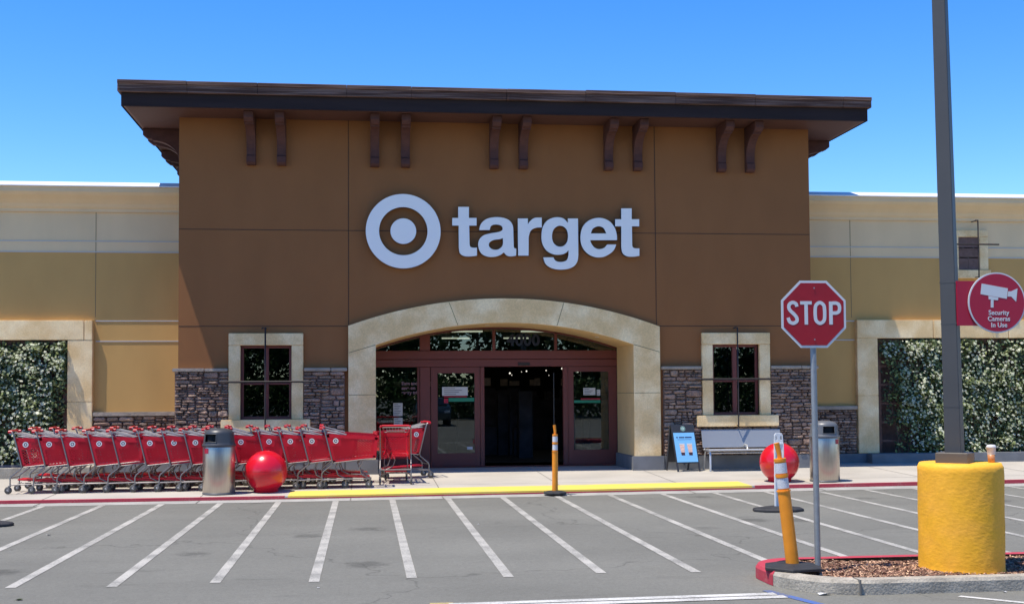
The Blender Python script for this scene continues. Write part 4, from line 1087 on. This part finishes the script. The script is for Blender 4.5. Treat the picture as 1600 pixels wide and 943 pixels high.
# ================================================================== DELINEATORS
def delineator(name, label, x, y, z, tilt, baseR, sides, H=1.0, r=.05, tipH=.16, rot=0):
    T = thing(name, label, 'delineator post', (x, y, z))
    b = MB(); sc = lambda k: [(x+baseR*k*cos(2*pi*i/sides+rot), y+baseR*k*sin(2*pi*i/sides+rot)) for i in range(sides)]
    vs = [(*p, z) for p in sc(1)]+[(*p, z+.03) for p in sc(1)]+[(*p, z+.055) for p in sc(.55)]; n = sides
    b.add(vs, [tuple(range(n))[::-1], tuple(range(2*n, 3*n))]+[(i, (i+1) % n, n+(i+1) % n, n+i) for i in range(n)]+[(n+i, n+(i+1) % n, 2*n+(i+1) % n, 2*n+i) for i in range(n)])
    b.build('base', 'rubber', T, bevel=.006, seg=1)
    L = lambda h: (x+tilt*h, y, z+.04+h)
    p = MB(); p.tube([L(0), L(H-.30)], r*1.12, 20, r*1.08); p.tube([L(H-.30), L(H-.29)], r*1.2, 20); p.tube([L(H-.29), L(H-.02)], r*.98, 20, r*.96, caps=False); p.tube([L(H-.02), L(H), L(H+.005)], r*1.04, 20); p.build('tube', 'orange', T)
    for a, c_ in ((H-.27, H-.175), (H-.13, H-.035)):
        q = MB(); q.tube([L(a), L(c_)], r*1.01, 20, caps=False); q.build('reflective_band', 'reflective', T)
    q = MB(); q.tube([L(H-.165), L(H-.14)], r*1.1, 20); q.build('collar', 'orange', T)
    q = MB(); q.tube([L(H), L(H+tipH*.35), (L(H+tipH)[0]-.012, y, L(H+tipH)[2])], .020, 10, .026); q.build('grip', 'orange', T)
    return T
delineator('delineator_post', 'upright orange delineator post on the kerb in front of the entrance', 3.24, -4.05, .03, .008, .21, 8, H=.98, r=.045, rot=.3)
delineator('delineator_post', 'leaning orange delineator post on the island beside the stop sign', 3.95, -13.86, .13, -.11, .29, 6, H=.98, r=.055, tipH=.15, rot=.2)
def rubber_base(x, y, R, T):
    n = 10; b = MB(); vs = []
    for k, zz in ((1, 0), (1, .035), (.92, .05), (.4, .075)):
        for i in range(n):
            a = 2*pi*i/n+.2; vs.append((x+R*k*cos(a), y+R*.72*k*sin(a), zz))
    fs = [tuple(range(n))[::-1], tuple(range(3*n, 4*n))]+[(j*n+i, j*n+(i+1) % n, (j+1)*n+(i+1) % n, (j+1)*n+i) for j in range(3) for i in range(n)]
    b.add(vs, fs); return b.build('base', 'rubber', T, bevel=.005, seg=1)
VP = thing('channelizer_panel', 'white panel post on a black rubber base in front of the right red ball', 'delineator post', (6.07, -7.35, 0))
rubber_base(6.07, -7.35, .39, VP)
x, y = 6.09, -7.35
plate('panel', [[(x-.075, .06), (x+.075, .06), (x+.07, 1.0), (x+.065, 1.12), (x+.045, 1.15), (x-.045, 1.15), (x-.065, 1.12), (x-.07, 1.0)],
                [(x-.048, 1.05), (x-.02, 1.05), (x-.02, 1.105), (x-.048, 1.105)], [(x+.02, 1.05), (x+.048, 1.05), (x+.048, 1.105), (x+.02, 1.105)]], y-.012, y+.012, 'whitepl', VP, bevel=.003)
mb = MB(); mb.box(x-.07, x-.055, y-.03, y-.012, .06, 1.0); mb.box(x+.055, x+.07, y-.03, y-.012, .06, 1.0); mb.box(x-.06, x+.06, y-.024, y-.012, .985, 1.005); mb.build('rib', 'whitepl', VP)
p0 = at(-14, 818, 2, .03)
T = thing('delineator_post', 'black rubber post base cut off by the left edge of the photo', 'delineator post', (p0.x, p0.y, 0))
rubber_base(p0.x, p0.y, .30, T)

# ================================================================== BENCH, A-FRAME
T = thing('metal_bench', 'grey perforated metal bench under the right window', 'bench', (7.7, -.45, .15))
bx0, bx1 = 6.93, 8.62
def slab(a, b, th): 
    m_ = MB(); d = Vector((0, b[0]-a[0], b[1]-a[1])).normalized(); nn = Vector((0, -d.z, d.y))*th
    vs = [(x_, a[0]+k*nn.y, a[1]+k*nn.z) for x_ in (bx0, bx1) for k in (0, 1)]+[(x_, b[0]+k*nn.y, b[1]+k*nn.z) for x_ in (bx0, bx1) for k in (0, 1)]
    m_.add(vs, [(0, 2, 6, 4), (1, 5, 7, 3), (0, 4, 5, 1), (2, 3, 7, 6), (0, 1, 3, 2), (4, 6, 7, 5)]); return m_
slab((-.23, .60), (-.13, .97), .02).build('backrest', 'bench', T, bevel=.004, seg=1)
slab((-.66, .565), (-.25, .555), .02).build('seat', 'bench_sunlit', T, bevel=.004, seg=1)
mb = MB(); mb.tube([(bx0, -.68, .57), (bx1, -.68, .57)], .022, 8); mb.tube([(bx0, -.62, .51), (bx1, -.62, .51)], .014, 8); mb.build('seat_rail', 'bench_sunlit', T)
for x_ in (bx0+.04, bx1-.04):
    mb = MB(); mb.tube([(x_, -.66, .135), (x_, -.66, .53), (x_, -.62, .56), (x_, -.25, .55), (x_, -.20, .62), (x_, -.12, .97)], .022, 8); mb.tube([(x_, -.3, .54), (x_, -.16, .145)], .018, 8); mb.build('leg', 'bench_sunlit', T)
mb = MB(); xm = (bx0+bx1)/2; mb.tube([(xm-.02, -.66, .58), (xm-.01, -.60, .66), (xm+.02, -.35, .67), (xm+.03, -.22, .62)], .016, 8); mb.build('arm_divider', 'bench_sunlit', T)

T = thing('sidewalk_sign', 'black A-frame sidewalk sign with a light blue drink poster beside the bench', 'sign', (6.5, -.45, .15), local=False)
# leaning front board: rows of points from foot to head
ft = Vector((6.30, -.60, .145)); hd = Vector((6.22, -.38, 1.10)); wx = Vector((.50, .06, 0))
upv = (hd-ft).normalized(); nrm = wx.cross(upv).normalized(); 
if nrm.y > 0: nrm = -nrm
def brd(mb, u0, u1, h0, h1, k0, k1, taper=1):
    P = lambda u, h, k: ft+wx*u+upv*h+nrm*k
    mb.add([P(u0, h0, k0), P(u1, h0, k0), P(u1, h1, k0), P(u0, h1, k0), P(u0, h0, k1), P(u1, h0, k1), P(u1, h1, k1), P(u0, h1, k1)], [(0, 1, 2, 3), (4, 7, 6, 5), (0, 4, 5, 1), (1, 5, 6, 2), (2, 6, 7, 3), (3, 7, 4, 0)])
mb = MB(); brd(mb, 0, 1, .17, .97, -.02, 0); brd(mb, 0, .07, 0, .17, -.02, 0); brd(mb, .93, 1, 0, .17, -.02, 0); mb.build('front_board', 'boardblack', T)
mb = MB(); bk = ft+Vector((-.12, .42, 0)); b2 = hd+Vector((0, .03, -.02))
for o_ in (Vector((0, 0, 0)), wx*.93): mb.tube([bk+o_, b2+o_], .02, 6)
mb.add([bk+Vector((0, 0, .17))+(b2-bk)*.0, bk+wx+Vector((0, 0, .17)), b2+wx, b2], [(0, 1, 2, 3)]); mb.build('back_board', 'boardblack', T)
mb = MB(); brd(mb, .05, .95, .19, .80, .001, .008); ps = mb.build('poster', 'poster', T)
mb = MB()
for u0, u1 in ((.15, .22), (.27, .50), (.53, .82)): brd(mb, u0, u1, .69, .715, .009, .010)
brd(mb, .2, .8, .655, .660, .009, .010); mb.build('poster_print', 'navy', T)
for u in (.35, .68):
    mb = MB(); P = lambda uu, h, k: ft+wx*uu+upv*h+nrm*k
    a = [P(u-.11, .56, .010), P(u+.11, .56, .010), P(u+.075, .33, .010), P(u-.075, .33, .010)]
    mb.mi = 0; mb.add([a[0], a[1], P(u+.083, .39, .010), P(u-.083, .39, .010)], [(0, 1, 2, 3)])
    mb.mi = 1; mb.add([P(u-.083, .39, .0102), P(u+.083, .39, .0102), a[2], a[3]], [(0, 1, 2, 3)])
    mb.mi = 2; mb.add([P(u-.12, .575, .0104), P(u+.12, .575, .0104), P(u+.11, .55, .0104), P(u-.11, .55, .0104)], [(0, 1, 2, 3)])
    mb.build('drink_picture', ['peach', 'cola', 'signwhite'], T)
mb = MB(); cpt = lambda r_, k, n=20: [ft+wx*.5+upv*.885+wx.normalized()*r_*cos(2*pi*i/n)+upv*r_*sin(2*pi*i/n)+nrm*k for i in range(n)]
mb.mi = 0; mb.add(cpt(.052, .002), [tuple(range(20))]); mb.mi = 1; mb.add(cpt(.047, .003), [tuple(range(20))]); mb.mi = 0; mb.add(cpt(.03, .004), [tuple(range(20))]); mb.mi = 1; mb.add(cpt(.014, .005), [tuple(range(20))])
mb.build('emblem', ['signwhite', 'green'], T)

# ================================================================== STOP SIGN
SY = -13.92; sx_, sz_ = 4.172, 2.50; Rr = .314
T = thing('stop_sign', 'red octagonal stop sign reading STOP on a grey post at the island tip', 'sign', (4.18, SY, .12))
mb = MB(); mb.tube([(4.185, SY+.035, .08), (4.172, SY+.035, 2.72)], .028, 12); mb.build('post', 'galv', T)
octo = lambda r_: [(sx_+r_/cos(pi/8)*cos(pi/8+i*pi/4), sz_+r_/cos(pi/8)*sin(pi/8+i*pi/4)) for i in range(8)]
plate('rim', [octo(Rr)], SY, SY+.004, 'signwhite', T)
plate('panel', [octo(Rr-.022)], SY-.0025, SY-.0005, 'signred', T)
mb = MB()
def Q(x, y): 
    return (sx_+(x-484)/8.35*.00645, sz_-(y-462)/8.35*.00645)
def sp(pts, closed=False): return [Q(v.x, v.y) for v in smooth_path([(x, y, 's') for x, y in pts], 5, closed)]
lw = 42/8.35*.00645; k0, k1 = SY-.0045, SY-.003
ribbon(mb, sp([(272, 372), (262, 338), (222, 321), (182, 340), (171, 382), (190, 420), (235, 462), (268, 505), (270, 545), (240, 568), (212, 570), (178, 552), (160, 505)]), lw, k0, k1); a_ = mb.build('letter', 'signwhite', T)
mb = MB(); mb.prism([Q(315, 345), Q(460, 345), Q(460, 305), Q(315, 305)], k0, k1, 'y'); mb.prism([Q(367, 588), Q(410, 588), Q(410, 346), Q(367, 346)], k0, k1, 'y'); mb.build('letter', 'signwhite', T)
mb = MB(); ribbon(mb, sp([(562, 322), (608, 350), (620, 400), (620, 495), (608, 545), (562, 572), (516, 545), (503, 495), (503, 400), (516, 350)], True), lw, k0, k1, True); mb.build('letter', 'signwhite', T)
mb = MB(); mb.prism([Q(677, 588), Q(722, 588), Q(722, 308), Q(677, 308)], k0, k1, 'y'); ribbon(mb, [Q(722, 327), Q(765, 327)]+sp([(770, 328), (800, 345), (811, 388), (800, 430), (770, 447)])+[Q(765, 448), Q(722, 448)], lw, k0, k1); mb.build('letter', 'signwhite', T)
mb = MB()
for px, py in ((490, 145), (487, 770)): 
    q_ = Q(px, py); mb.lathe([(.008, -.004), (.006, 0)], 8, (q_[0], SY-.006, q_[1]), ax='y')
mb.build('bolt', 'galv', T)

# ================================================================== LAMP POLE
LX, LY = 5.52, -13.95
T = thing('pole_foundation', 'thick round yellow painted concrete base on the mulch island', 'foundation', (LX+.04, LY, .1))
mb = MB(); n = 64; rings = []
for k in range(26):
    z = .08+(1.10-.08)*k/25; 
    for j in range(n):
        a = 2*pi*j/n; r_ = .385+.003*sin(3*a+z*3)+.0015*sin(9*a+z*13)+.001*sin(17*a-z*29)
        if k == 25: r_ -= .02
        if k == 0: r_ += .01
        mb.v.append((LX+.045+r_*cos(a), LY+r_*sin(a), z))
for k in range(25):
    for j in range(n): mb.f.append([k*n+j, k*n+(j+1) % n, (k+1)*n+(j+1) % n, (k+1)*n+j]); mb.m.append(0); mb.sm.append(True)
mb.f.append([25*n+j for j in range(n)]); mb.m.append(0); mb.sm.append(False)
mb.build('drum', 'yellowbase', T)
T = thing('lamp_pole', 'tall dark grey square light pole rising from the yellow base', 'lamp pole', (LX, LY, 1.1))
def sq(mb, s0, s1, z0, z1, rot, x=LX, y=LY, lean=0):
    vs = []
    for s_, z in ((s0, z0), (s1, z1)):
        for i in range(4):
            a = rot+pi/4+i*pi/2; vs.append((x+s_/sqrt(2)*cos(a)+lean*(z-1.1), y+s_/sqrt(2)*sin(a), z))
    mb.add(vs, [(3, 2, 1, 0), (4, 5, 6, 7)]+[(i, (i+1) % 4, 4+(i+1) % 4, 4+i) for i in range(4)])
rot = -YAW-atan2(LX, 11)*0-radians(33)-.42*0
mb = MB(); sq(mb, .29, .29, 1.10, 1.19, rot); sq(mb, .29, .27, 1.19, 1.197, rot); mb.build('base_cover', 'plinth', T)
mb = MB(); sq(mb, .150, .105, 1.12, 8.2, rot, lean=-.012); mb.build('shaft', 'polegrey', T, bevel=.006, seg=1)
mb = MB()
for z in (2.40, 2.79): sq(mb, .152-(z-1.1)*.0055, .152-(z-1.1)*.0055, z, z+.012, rot, lean=-.012)
sq(mb, .151, .151, 1.62, 1.625, rot, lean=-.012)
mb.build('strap', 'galv' if 0 else 'polegrey', T)
mb = MB(); mb.box(LX-.75, LX+.6, LY-.04, LY+.04, 8.15, 8.22); mb.box(LX-1.1, LX-.5, LY-.2, LY+.2, 8.12, 8.27); mb.box(LX+.4, LX+1.0, LY-.2, LY+.2, 8.12, 8.27); mb.build('luminaire', 'polegrey', T)

T = thing('security_sign', 'round crimson sign with white camera symbol reading Security Cameras In Use', 'sign', (5.9, -14.05, 2.3))
mb = MB(); mb.box(5.52, 5.80, -14.06, -14.04, 2.385, 2.805); mb.build('bracket_plate', 'signred2', T)
scx, scz, sY = 5.905, 2.60, -14.08
cc = lambda r_, n=56: [(scx+r_*cos(2*pi*i/n), scz+r_*sin(2*pi*i/n)) for i in range(n)]
plate('rim', [cc(.285)], sY, sY+.012, 'signwhite', T); plate('panel', [cc(.272)], sY-.0025, sY-.0005, 'signred2', T)
U = lambda x, y: (scx+(x-242)/4.72*.00646, scz-(y-678)/4.72*.00646)
mb = MB(); y0, y1 = sY-.0045, sY-.003
mb.prism([U(132, 547), U(322, 580), U(312, 652), U(122, 620)][::-1], y0, y1, 'y')
mb.prism([U(324, 600), U(345, 600), U(392, 580), U(380, 672), U(345, 636), U(318, 636)][::-1], y0, y1, 'y')
mb.prism([U(180, 632), U(250, 644), U(248, 662), U(180, 655)][::-1], y0-.0005, y1, 'y')
mb.prism([U(196, 657), U(216, 657), U(214, 712), U(194, 712)][::-1], y0, y1, 'y'); mb.build('camera_symbol', 'signwhite', T)
for t, py in (('Security', 748), ('Cameras', 790), ('In Use', 833)):
    q_ = U(252, py); text('lettering', t, q_[0], sY-.004, q_[1], .062, 'signwhite', T, offset=.0009, sx=.98, spacing=1.03)

cx, cy, cz = 5.845, -14.02, 1.10
T = thing('plastic_cup', 'half empty iced coffee cup left on top of the yellow base', 'cup', (cx, cy, cz))
mb = MB(); mb.lathe([(.030, 0), (.036, .075)], 20, (cx, cy, cz)); mb.build('drink', 'coffee', T)
mb = MB(); mb.lathe([(.0362, .075), (.043, .135), (.046, .138), (.046, .148), (.035, .165), (.001, .168)], 20, (cx, cy, cz), cap=False); mb.build('lid', 'cupclear', T)

# ================================================================== LITTER
def litter(px, py, z, sz, m, label, name='litter'):
    p = at(px, py, 2, z); mb = MB(); k = 7; pts = []
    for i in range(k): a = 2*pi*i/k; r_ = sz*random.uniform(.6, 1.1); pts.append((p.x+r_*cos(a)*1.2, p.y+r_*sin(a)*.8, z+.006+random.uniform(0, sz*.35)))
    mb.add(pts+[(p.x, p.y, z+sz*.4), (p.x, p.y, z+.002)], [(i, (i+1) % k, k) for i in range(k)]+[((i+1) % k, i, k+1) for i in range(k)])
    tag(mb.build(name, m), label, 'litter')
litter(1288, 929, 0, .05, 'paper', 'crumpled white paper on the asphalt below the island kerb', 'paper_scrap')
litter(30, 937, 0, .03, 'leaf', 'small green leaf on the asphalt at the bottom left', 'fallen_leaf')
litter(76, 836, 0, .03, 'paper', 'white scrap lying between the stripes at the left', 'paper_scrap')
litter(498, 918, 0, .012, 'paper', 'tiny white speck of paper below the stripe end, bottom centre', 'paper_scrap')
litter(748, 819, 0, .02, 'paper', 'small white scrap between two stripes right of the entrance cart', 'paper_scrap')
litter(1570, 925, 0, .02, 'paper', 'small pale scrap at the foot of the kerb below the yellow base', 'paper_scrap')

# ================================================================== BEHIND THE VIEWER (seen mirrored in the glass)
def tree(x, y, H, R, seed, label):
    rnd = random.Random(seed); T = thing('shade_tree', label, 'tree', (x, y, 0), group='shade trees behind the lot')
    t = MB(); t.tube([(x, y, 0), (x+.1, y, H*.25), (x-.05, y+.1, H*.5), (x, y, H*.8)], .2, 8, .06)
    for k in range(7):
        a = rnd.uniform(0, 2*pi); z = H*rnd.uniform(.3, .6); t.tube([(x, y, z), (x+R*.6*cos(a), y+R*.6*sin(a), z+H*.2)], .07, 5, .02)
    t.build('trunk', 'bark', T); l = MB()
    cl = [(x+R*.75*rnd.uniform(-1, 1), y+R*.75*rnd.uniform(-1, 1), H*rnd.uniform(.12, .95), rnd.uniform(.5, 1.2)*R*.42) for _ in range(34)]
    for k in range(5200):
        c_ = rnd.choice(cl); d = Vector((rnd.gauss(0, 1), rnd.gauss(0, 1), rnd.gauss(0, 1))).normalized()*c_[3]*rnd.random()**.4
        p = Vector(c_[:3])+d; u = Vector((rnd.gauss(0, 1), rnd.gauss(0, 1), rnd.gauss(0, 1))).normalized()*.22; v = u.orthogonal().normalized()*.13
        l.add([p-u, p+v, p+u, p-v], [(0, 1, 2, 3)])
    l.build('crown', 'treeleaf', T)
for i, x in enumerate((-22, -15, -9, -3.5, 2, 7.5, 13, 19, 26)):
    tree(x, -56+((i*7) % 4), 8.5+((i*5) % 3)*1.2, 3.6, 40+i, ['broad green shade tree', 'tall loose green tree', 'round green tree'][i % 3]+f' far behind the parked cars, tree {["one","two","three","four","five","six","seven","eight","nine"][i]} from the left')

def parked_car(x, y, rz, paint, label):
    T = thing('parked_car', label, 'car', (x, y, 0), rz, local=True)
    side = [(-2.25, .35), (-2.3, .75), (-2.15, .98), (-1.55, 1.05), (-.9, 1.42), (.2, 1.50), (1.2, 1.42), (1.95, 1.05), (2.25, .98), (2.28, .5), (2.2, .3)]
    b = MB(); n = len(side); rows = [(-.88, .96), (-.90, 1), (.90, 1), (.88, .96)]
    vs = []
    for yy, k in ((-.9, 1), (.9, 1)):
        for sx2, sz2 in side: vs.append((sx2, yy*(1 if sz2 < 1.1 else .78), sz2))
    b.add(vs, [tuple(range(n)), tuple(range(n, 2*n))[::-1]]+[(i, (i+1) % n, n+(i+1) % n, n+i) for i in range(n)]); b.build('body', paint, T, bevel=.04, seg=3)
    g_ = MB()
    for s_ in (-1, 1):
        f_ = lambda a, z: (a, s_*(.905-(.20*(z-1.05)/.4)), z)
        g_.add([f_(-1.3, 1.08), f_(1.6, 1.08), f_(1.05, 1.38), f_(-.8, 1.38)], [(0, 1, 2, 3)])
    g_.add([(-1.50, -.75, 1.11), (-1.50, .75, 1.11), (-.95, .68, 1.415), (-.95, -.68, 1.415)], [(0, 1, 2, 3)]); g_.build('windows', 'carglass', T)
    for a in (-1.4, 1.4):
        for s_ in (-1, 1):
            w_ = MB(); w_.mi = 0; w_.lathe([(.2, -.11), (.31, -.11), (.33, -.08), (.33, .08), (.31, .11), (.2, .11)], 20, (a, s_*.82, .33), ax='y'); w_.mi = 1; w_.lathe([(.001, -.1), (.2, -.1), (.2, .1), (.001, .1)], 16, (a, s_*.82, .33), ax='y'); w_.build('wheel', ['rubber', 'alloy'], T)
    for s_ in (-1, 1):
        h_ = MB(); h_.box(-2.31, -2.18, s_*.55, s_*.85, .68, .82); h_.build('headlight', 'whitepl', T, bevel=.02)
    del T['_local']
hd_ = MB(); rh = random.Random(5)  # hedge added out of view to darken the lower window reflections
for k in range(16000):
    p = Vector((rh.uniform(-26, 30), -49+rh.uniform(-.7, .7), rh.uniform(.1, 2.6))); u = Vector((rh.gauss(0, 1), rh.gauss(0, 1), rh.gauss(0, 1))).normalized()*.13; v = u.orthogonal().normalized()*.09
    hd_.add([p-u, p+v, p+u, p-v], [(0, 1, 2, 3)])
tag(hd_.build('hedge', 'treeleaf'), 'long dense hedge added in front of the trees to darken window reflections', 'hedge')
parked_car(-2.5, -38, radians(-90), 'carpaint', 'silver parked car behind the viewer, mirrored in the left door')
parked_car(3.5, -37, radians(-90), 'carpaint2', 'dark green parked car behind the viewer, mirrored in the doors')
parked_car(9.5, -38, radians(-90), 'carpaint', 'silver parked car behind the viewer, mirrored in the right door')

# ================================================================== SUB-PARTS (a part of a part hangs under it)
def nest(root, table):
    kids = list(root.children); base = lambda o: o.name.split('.')[0]
    for host, subs in table.items():
        hosts = [k for k in kids if base(k) == host]
        if not hosts: continue
        for k in kids:
            if base(k) in subs:
                h = min(hosts, key=lambda q: (wmid(q)-wmid(k)).length); k.parent = h
def wmid(o):
    n = len(o.data.vertices); v = Vector((0, 0, 0))
    for p in o.data.vertices: v += p.co
    return v/max(n, 1)
for o in [o for o in C.objects if o.parent is None and o.type == 'EMPTY']:
    b = o.name.split('.')[0]
    if b == 'store_building': nest(o, {'roof': ('soffit', 'soffit_board_joint', 'roof_edge', 'roof_deck', 'fascia_lip'), 'window': ('window_surround', 'window_sill'), 'stone_veneer': ('mortar_bed',), 'arch_surround': ('arch_joint', 'soffit_downlight', 'arch_base')})
    if b == 'store_wing': nest(o, {'cornice': ('coping',), 'stone_veneer': ('mortar_bed',), 'niche_surround': ('niche_brick', 'niche_back')})
    if b == 'stop_sign': nest(o, {'panel': ('letter', 'rim', 'bolt')})
    if b == 'security_sign': nest(o, {'panel': ('lettering', 'camera_symbol', 'rim')})
    if b == 'trash_can': nest(o, {'hood': ('opening_rim', 'liner'), 'body': ('decal', 'foot_ring')})
    if b == 'sidewalk_sign': nest(o, {'poster': ('poster_print', 'drink_picture')})
    if b == 'delineator_post': nest(o, {'tube': ('reflective_band', 'collar', 'grip')})
    if b == 'climbing_jasmine': nest(o, {'foliage': ('blossoms',)})
    if b == 'lamp_pole': nest(o, {'shaft': ('strap',)})
